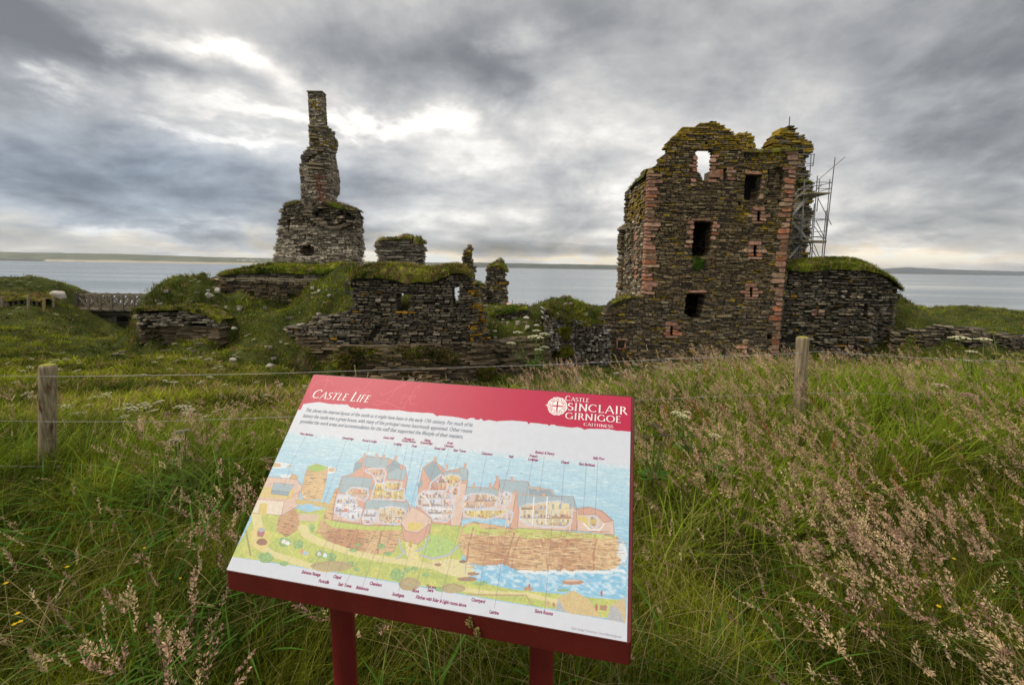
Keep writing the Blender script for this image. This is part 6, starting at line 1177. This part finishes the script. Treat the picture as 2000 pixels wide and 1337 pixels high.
# bright clump by the right post and long leaves at the left
for (px, py, Yp, kk, hh) in ((1600, 850, 3.5, 90, .42), (1470, 820, 3.6, 70, .4), (1780, 800, 3.9, 110, .45), (1350, 760, 4.6, 90, .45), (330, 900, 2.8, 90, .5), (420, 900, 2.9, 80, .5), (260, 930, 2.7, 50, .45), (1900, 830, 3.6, 70, .4)):
    q = P(px, py, Yp); X = q[0] + rng.normal(0, .16, kk); Y = Yp + rng.normal(0, .12, kk); col = np.array([.12, .21, .03]) * rng.uniform(.7, 1.5, (kk, 1)); blades(mb, np.stack([X, Y, hz(X, Y)], 1), rng.uniform(.6, 1.2, kk) * hh, rng.uniform(.008, .015, kk), rng.uniform(0, 6.28, kk), rng.uniform(.3, 1.2, kk), col, 4)
tag(mb.build('meadow_grass', M_grass), kind='stuff')
# seed heads
def headfield(n, y0, y1, keepf, hr, lr, rr_, cols, kk, sz, p=.6, stem=(.20, .17, .08)):
    x, y = ground_pts(n, y0, y1, p, 1.25); ok = keepf(x, y) & (rng.uniform(0, 1, n) < .9) & (y < near_edge(x)) & ~((y < 1.5) & (np.abs(x) < .9)); x, y = x[ok], y[ok]; n = len(x); z = hz(x, y); h = rng.uniform(*hr, n) * np.clip(.9 + (fbm(x, y, 97) - .5) * .7, .6, 1.2)
    ang = rng.normal(2.6, .8, n); lean = rng.uniform(.1, .65, n); root = np.stack([x, y, z], 1); stc = np.tile(stem, (n, 1)) * rng.uniform(.7, 1.3, (n, 1)); mb2 = MB()
    blades(mb2, root, h, np.full(n, .0022), ang, lean, stc, 4, stc * 1.2); D = np.stack([np.cos(ang), np.sin(ang), np.zeros(n)], 1); tip = root + np.array([0, 0, 1.]) * (h * (1 - .35 * lean))[:, None] + D * (h * lean * .9)[:, None]
    ax = D * (lean * 1.6 + .25)[:, None] + np.array([0, 0, 1.]) * (1 - .7 * lean)[:, None] + rng.normal(0, .12, (n, 3)); Ln = rng.uniform(*lr, n); c = np.array(cols)[rng.integers(0, len(cols), n)] * rng.uniform(.8, 1.25, (n, 1))
    heads(mb2, tip - ax / np.linalg.norm(ax, axis=1)[:, None] * .02, ax, Ln, rng.uniform(*rr_, n), c, kk, sz); return mb2
PK = [(.52, .35, .25), (.42, .25, .19), (.60, .43, .27), (.48, .30, .24), (.60, .46, .27), (.52, .40, .23)]
def dens_pink(x, y):
    a = .35 + (fbm(x * 1.9 + 4, y * 1.9, 101) - .5) * 1.7 + .15; w = np.exp(-(((x - 1.7) / 1.0) ** 2 + ((y - 2.5) / .6) ** 2)) * .34 + np.exp(-(((x - 2.4) / 2.6) ** 2 + ((y - 4.2) / 1.6) ** 2)) * .34 - .08 * (y < 1.6) + np.exp(-(((x + 2.9) / 1.0) ** 2 + ((y - 3.0) / .6) ** 2)) * .26 - .15 * (x < .2)
    return a + w + rng.uniform(-.12, .12, len(x)) > .70
mb = headfield(18000, 1.1, 6.8, dens_pink, (.36, .66), (.06, .15), (.010, .024), PK, 58, .0052)
tag(mb.build('pink_seed_heads', M_grass), kind='stuff')
mb = headfield(1900, 1.0, 6.8, lambda x, y: fbm(x * 1.3, y * 1.3, 111) > .42, (.4, .72), (.05, .11), (.004, .007), [(.42, .34, .18), (.50, .40, .24), (.30, .20, .14)], 34, .0055)
tag(mb.build('slender_seed_heads', M_grass), kind='stuff')
# rusty dock spikes among the pink heads
mb = headfield(900, 1.8, 5.5, lambda x, y: np.exp(-(((x - 1.9) / .9) ** 2 + ((y - 2.9) / .8) ** 2)) + rng.uniform(-.25, .25, len(x)) > .45, (.45, .7), (.14, .26), (.006, .012), [(.30, .11, .035), (.24, .10, .04), (.34, .17, .05)], 60, .006)
tag(mb.build('dock_spikes', M_grass), kind='stuff')
# dead bent straw lying through the sward
x, y = ground_pts(9000, .9, 6, .6, 1.25); ok = fbm(x * 2.2, y * 2.2, 141) > .5; x, y = x[ok], y[ok]; n = len(x); mb = MB(); c = np.array([.30, .24, .11]) * rng.uniform(.5, 1.3, (n, 1)); blades(mb, np.stack([x, y, hz(x, y) + rng.uniform(.02, .2, n)], 1), rng.uniform(.2, .5, n), rng.uniform(.002, .004, n), rng.uniform(0, 6.28, n), rng.uniform(1.2, 2.2, n), c, 4)
tag(mb.build('dead_straw', M_grass), kind='stuff')
# broad leaves low in the meadow
x, y = ground_pts(7000, 1.0, 6, .6, 1.2); ok = fbm(x * 1.6, y * 1.6, 120) > .53; x, y = x[ok], y[ok]; n = len(x); mb = MB(); c = np.array([.035, .095, .012]) * rng.uniform(.6, 1.7, (n, 1)); blades(mb, np.stack([x, y, hz(x, y) + .08], 1), rng.uniform(.12, .34, n), rng.uniform(.010, .026, n), rng.uniform(0, 6.28, n), rng.uniform(.8, 1.5, n), c, 4)
tag(mb.build('broad_leaves', M_grass), kind='stuff')
# slopes and mounds beyond the fence
x, y = ground_pts(125000, 4.6, 42, 1.15, 1.25); z = hz(x, y); ok = z > -9; x, y, z = x[ok], y[ok], z[ok]
gxh = (hz(x + .3, y) - z) / .3; gyh = (hz(x, y + .3) - z) / .3; sl_ = np.hypot(gxh, gyh); n = len(x); ok = (sl_ < 2.6) | (rng.uniform(0, 1, n) < .35)
x, y, z = x[ok], y[ok], z[ok]; n = len(x); c = patchcol(x, y, .10); far = np.clip(y / 25, .3, 1.4)
xs2 = rng.uniform(-26, 30, 260000); ys2 = rng.uniform(20, 36, 260000); z2 = hz(xs2, ys2); s2 = np.hypot((hz(xs2 + .3, ys2) - z2) / .3, (hz(xs2, ys2 + .3) - z2) / .3); k2 = (rng.uniform(0, 1, len(xs2)) < np.clip(s2 - .5, 0, 3) * .26) & (z2 > -6)
x = np.concatenate([x, xs2[k2]]); y = np.concatenate([y, ys2[k2]]); z = np.concatenate([z, z2[k2]]); n = len(x); c = patchcol(x * 1.3, y * 1.3, .14)
mb = MB(); tufts(mb, np.stack([x, y, z - .03], 1), rng.uniform(.10, .34, n) * (.55 + 1.3 * np.clip(fbm(x * .7, y * .7, 130) - .2, 0, 1)), c, 6, .018 + .012, .10, (.4, 1.3)); tag(mb.build('slope_grass', M_far_grass), kind='stuff')
# white umbels scattered over the slopes: one mesh, many copies
def umbel_mesh(nm, R0, nsub, dome, colw, stem_h, seed):
    rg = np.random.default_rng(seed); mb = MB(); tube(mb, [(0, 0, -stem_h), (0.01, 0, -stem_h * .5), (0, 0, -R0 * .55)], .004 + R0 * .02, (.14, .18, .05), 5); hub = np.array([0, 0, -R0 * .55])
    for i in range(nsub):
        a = i * 2.39996; r = R0 * math.sqrt((i + .5) / nsub); c = np.array([r * math.cos(a), r * math.sin(a), -dome * (r / R0) ** 2 * R0]); tube(mb, [hub, (hub + c) / 2 + [0, 0, -.05 * R0], c - [0, 0, .003]], .0012 + R0 * .008, (.20, .24, .08), 4); rs = R0 / math.sqrt(nsub) * .72
        for k in range(7):
            a2 = k * 1.0472 + i; q = c + (np.array([math.cos(a2), math.sin(a2), 0]) * rs * .68 if k < 6 else 0) + rg.normal(0, rs * .07, 3); s = rs * .52
            V = [q + [s, 0, 0], q + [0, s, 0], q - [s, 0, 0], q - [0, s, 0], q + [0, 0, s * .8], q - [0, 0, s * .5]]; mb.add(V, [np.array([[0, 1, 4], [1, 2, 4], [2, 3, 4], [3, 0, 4], [1, 0, 5], [2, 1, 5], [3, 2, 5], [0, 3, 5]])], np.array(colw) * rg.uniform(.85, 1.1))
    return mb
m0 = umbel_mesh('u', .055, 9, .25, (.62, .60, .42), .28, 5).build('white_wildflower', M_flower); first = True
lbl = 'tiny creamy white wildflower head dotted over the green slopes beyond the fence'
k = 0
SP = [(x, y) for x, y in ((100, 706), (112, 702), (122, 688), (128, 700), (62, 700), (60, 716), (15, 708), (45, 723), (150, 723), (155, 708), (50, 768), (62, 775), (105, 790), (130, 792), (230, 797), (250, 788), (255, 795), (262, 800), (280, 790), (300, 800), (310, 783), (330, 745), (322, 742), (340, 745), (350, 792), (362, 806), (372, 800), (365, 793), (385, 808), (392, 745), (400, 812), (424, 800), (430, 715), (425, 712), (418, 718), (433, 720), (476, 650), (480, 655), (486, 652), (458, 692), (464, 696), (560, 670), (464, 688), (495, 662), (488, 652), (614, 575), (618, 570), (611, 571), (540, 745), (548, 748), (545, 752), (558, 718), (600, 640), (586, 610), (612, 580), (110, 560), (58, 551), (62, 557), (36, 548), (52, 556), (55, 541), (20, 555), (10, 545), (75, 560), (108, 555), (380, 545), (374, 548), (388, 549), (354, 575), (340, 670), (285, 672), (312, 697), (345, 703), (362, 700), (302, 706), (226, 652), (218, 655), (240, 690), (20, 612), (35, 600), (150, 615), (107, 612), (112, 614), (112, 720), (118, 745), (205, 770), (180, 775), (242, 812), (150, 805), (170, 790), (500, 745), (470, 760), (520, 770), (440, 750), (410, 735), (330, 720), (280, 730), (30, 745), (20, 790))]
from mathutils import Vector as _V
ys_ = np.geomspace(4.6, 44, 420)
for (px, py) in SP:
    d = ray(px, py); pts = EYE + d[None] * (ys_ / d[1])[:, None]; zz = hz(pts[:, 0], pts[:, 1]); hit = np.where(pts[:, 2] < zz + .22)[0]
    if len(hit) == 0: continue
    p = pts[hit[0]]; o = m0 if first else m0.copy()
    if not first: C.objects.link(o)
    first = False; s = random.uniform(.7, 1.25) * (1 + p[1] / 30); o.location = [float(v) for v in p]; o.scale = (s, s, s); o.rotation_euler = (random.uniform(-.35, .35), random.uniform(-.3, .3), random.uniform(0, 6))
    tag(o, lbl, 'wildflower', 'white wildflowers on the slopes')
# hogweed near the fence: every flower head a part
def leafy(mb, c, s, col, k=7):
    for i in range(k):
        a = i * 2.4 + random.random(); d = np.array([math.cos(a), math.sin(a), random.uniform(.0, .5)]); t = np.array([-math.sin(a), math.cos(a), 0]); p = np.array(c) + d * s * .2; q = p + d * s
        V = [p, (p + q) / 2 + t * s * .32, q, (p + q) / 2 - t * s * .32]; mb.add(V, [np.array([[0, 1, 2, 3]])], np.array(col) * random.uniform(.8, 1.3))
def hogweed(heads_, rootpx, Yp, label, col=(.66, .64, .46), nsub=15, name='hogweed', leaf=True, dome=.28):
    r0 = P(rootpx[0], rootpx[1], Yp); zg_ = float(hz(r0[0], r0[1])); root = np.array([r0[0], r0[1], zg_]); t_ = thing(name, root, label, 'wildflower'); jn = np.array([r0[0], r0[1], r0[2]]); mb = MB()
    if jn[2] > zg_ + .05: tube(mb, [root, (root + jn) / 2, jn], [.008, .007, .006], (.13, .18, .05), 6)
    for (hx, hy, wpx, dy) in heads_:
        h_ = P(hx, hy, Yp + dy); Rr = wpx / 2 * Yp / F; mid = (jn + h_) / 2 + np.array([(h_[0] - jn[0]) * .18, 0, -.03]); tube(mb, [jn, mid, h_ - [0, 0, Rr * .5]], [.005, .0042, .0035], (.17, .23, .06), 6)
        if leaf: leafy(mb, mid, .035, (.10, .20, .03), 5)
    if leaf: leafy(mb, jn, .09, (.08, .17, .025), 12)
    mb.build('stem', M_grass, t_)
    for i, (hx, hy, wpx, dy) in enumerate(heads_):
        h_ = P(hx, hy, Yp + dy); Rr = wpx / 2 * Yp / F; m_ = umbel_mesh('u', Rr, nsub, dome, col, Rr * .6, i + 11)
        m_.V = [v + h_ for v in m_.V]; m_.build('flower_head', M_flower, t_)
hogweed([(1011, 647, 19, 0), (998, 668, 19, .02), (1048, 644, 17, .1), (1045, 655, 31, -.05), (1063, 650, 21, .03), (1063, 676, 19, 0), (1052, 681, 16, -.08)], (1046, 716), 4.1, 'tall white hogweed with seven flat flower heads standing above the right end of the board')
hogweed([(1876, 657, 33, 0), (1922, 660, 27, .2), (1898, 685, 18, .1), (1890, 703, 14, 0)], (1905, 760), 4.6, 'flat white flower heads rising before the low wall at the far right', (.74, .72, .50))
hogweed([(1322, 804, 24, 0), (1334, 810, 24, -.04), (1342, 803, 16, .05)], (1345, 880), 2.9, 'cream hogweed head in the grass just right of the board header', (.72, .68, .44), 20)
hogweed([(1396, 848, 24, 0)], (1400, 920), 2.75, 'single cream umbel lower right of the larger cream hogweed head', (.72, .68, .44), 16)
hogweed([(342, 855, 28, 0), (350, 840, 24, .1), (363, 838, 14, 0)], (345, 940), 2.9, 'fading pinkish white umbels in long grass left of the board', (.48, .42, .36), 18, dome=.5)
hogweed([(1835, 750, 27, 0), (1830, 765, 16, 0)], (1850, 840), 3.9, 'pale pink flat flower head near the right edge, left one of two', (.56, .42, .34), 14)
hogweed([(1891, 768, 30, 0), (1862, 764, 18, .1)], (1870, 845), 3.9, 'rosy pink flat flower head near the right edge, right one of two', (.50, .28, .28), 14)
hogweed([(1830, 862, 25, 0)], (1835, 900), 3.2, 'small pale pink umbel above dark leaves at the right side', (.50, .38, .32), 12)
hogweed([(1280, 828, 26, 0), (1300, 846, 24, .05), (1262, 850, 24, 0), (1290, 862, 20, -.05)], (1275, 930), 2.6, 'dark brown withered umbels close to the right edge of the board', (.13, .085, .06), 14)
hogweed([(1985, 690, 16, 0), (1965, 700, 20, 0), (1995, 705, 16, .1), (1948, 690, 18, .2), (1930, 720, 16, 0), (1975, 725, 22, 0), (1990, 740, 18, 0), (1940, 648, 16, .3)], (1975, 790), 4.9, 'yellow green flowering weeds crowding the far right edge', (.34, .32, .06), 12)
# buttercups
for (x, y, Yp, s, lb) in ((12, 1139, 1.62, 8, 'yellow buttercup nearest the left edge of the picture'), (28, 1219, 1.42, 9, 'cluster of yellow buttercups at the lower left corner'), (131, 1107, 1.75, 7, 'yellow buttercup in the grass between the left edge and the board'), (352, 1129, 1.7, 5, 'tiny yellow flower just left of the board corner'), (1833, 1184, 1.6, 9, 'bright yellow buttercup in the grass at the lower right'), (1863, 1091, 1.85, 6, 'small yellow buttercup above the bright one at the lower right'), (282, 1070, 1.9, 5, 'small yellow flower in the grass left of the board, highest of them')):
    p = P(x, y, Yp); t_ = thing('buttercup', (p[0], p[1], float(hz(p[0], p[1]))), lb, 'buttercup'); mb = MB(); tube(mb, [(p[0] - .02, p[1], float(hz(p[0], p[1]))), p - [0, 0, .004]], .0012, (.12, .18, .04), 5); mb.build('stem', M_grass, t_)
    for j in range(3 if s > 8 and x < 100 else 1):
        o_ = p + (0 if j == 0 else rng.normal(0, .02, 3)); mb = MB(); r_ = s * Yp / F * .6
        for i in range(5): a = i * 1.2566; d = np.array([math.cos(a), math.sin(a), .45]); t = np.array([-math.sin(a), math.cos(a), 0]); mb.add([o_, o_ + d * r_ * .6 + t * r_ * .45, o_ + d * r_, o_ + d * r_ * .6 - t * r_ * .45], [np.array([[0, 1, 2, 3]])], (.75, .50, .01))
        mb.build('petals', M_flower, t_)
# dry seed head leaning on the front edge of the board
p1, p2 = P(921, 1208, .93), P(934, 1228, .92); t_ = thing('cocksfoot_grass', (p2[0], p2[1] - .02, 0), 'yellowish grass seed head poking up before the red front edge of the board', 'grass stem'); mb = MB()
tube(mb, [(p2[0] + .06, p2[1], 0), (p2[0] + .03, p2[1], .4), p2 - [0, .01, .01], p2 - [0, .01, 0]], .0011, (.22, .24, .08), 5); tube(mb, [p2 - [0, .01, 0], p1 - [0, .01, .01]], .0009, (.22, .24, .08), 5); mb.build('stem', M_grass, t_)
for c_, r_ in ((p1, .011), (p2, .009)):
    mb = MB(); heads(mb, np.array([c_ - [0, .01, r_]]), np.array([[-.2, 0, 1.]]), np.array([r_ * 2.2]), np.array([r_ * .9]), np.array([[.42, .36, .14]]), 70, .0045); mb.build('seed_head', M_grass, t_)

# rubble bedded in the slopes below the ruins
xr_ = rng.uniform(-21, 14, 2400); yr_ = rng.uniform(20, 31, 2400); kp_ = (fbm(xr_ * .8, yr_ * .8, 300) > .54); xr_, yr_ = xr_[kp_][:420], yr_[kp_][:420]; zr_ = hz(xr_, yr_); mb = MB()
for x_, y_, z_ in zip(xr_, yr_, zr_):
    s_ = random.uniform(.05, .17); c_ = np.array(random.choice([(.30, .27, .22), (.40, .37, .32), (.22, .19, .15)])) * random.uniform(.7, 1.2); a_ = random.uniform(0, 3.14); u_ = np.array([math.cos(a_), math.sin(a_), 0]); v_ = np.array([-math.sin(a_), math.cos(a_), 0]); p_ = np.array([x_, y_, z_ + .05])
    q_ = [p_ + u_ * sx * s_ * random.uniform(.8, 1.3) + v_ * sy * s_ * random.uniform(.5, .9) + np.array([0, 0, sz_ * s_ * .5]) for sz_ in (-1, 1) for sx, sy in ((-1, -1), (1, -1), (1, 1), (-1, 1))]; quadbox(mb, q_, c_)
tag(mb.build('slope_rubble', M_rock), kind='stuff')
# ------------------------------------------------------------------ the damp sea air
mb = MB(); box(mb, (-23000, -2000, SEA - 1.5), (23000, 23000, 420), (1, 1, 1)); m = bpy.data.materials.new('sea_haze'); m.use_nodes = True; t = m.node_tree; t.nodes.clear()
vo = t.nodes.new('ShaderNodeVolumePrincipled'); vo.inputs['Color'].default_value = (.80, .87, .95, 1); vo.inputs['Density'].default_value = 3.2e-5; vo.inputs['Anisotropy'].default_value = .2
oo = t.nodes.new('ShaderNodeOutputMaterial'); t.links.new(vo.outputs[0], oo.inputs['Volume']); o = mb.build('haze', m); tag(o, kind='stuff')
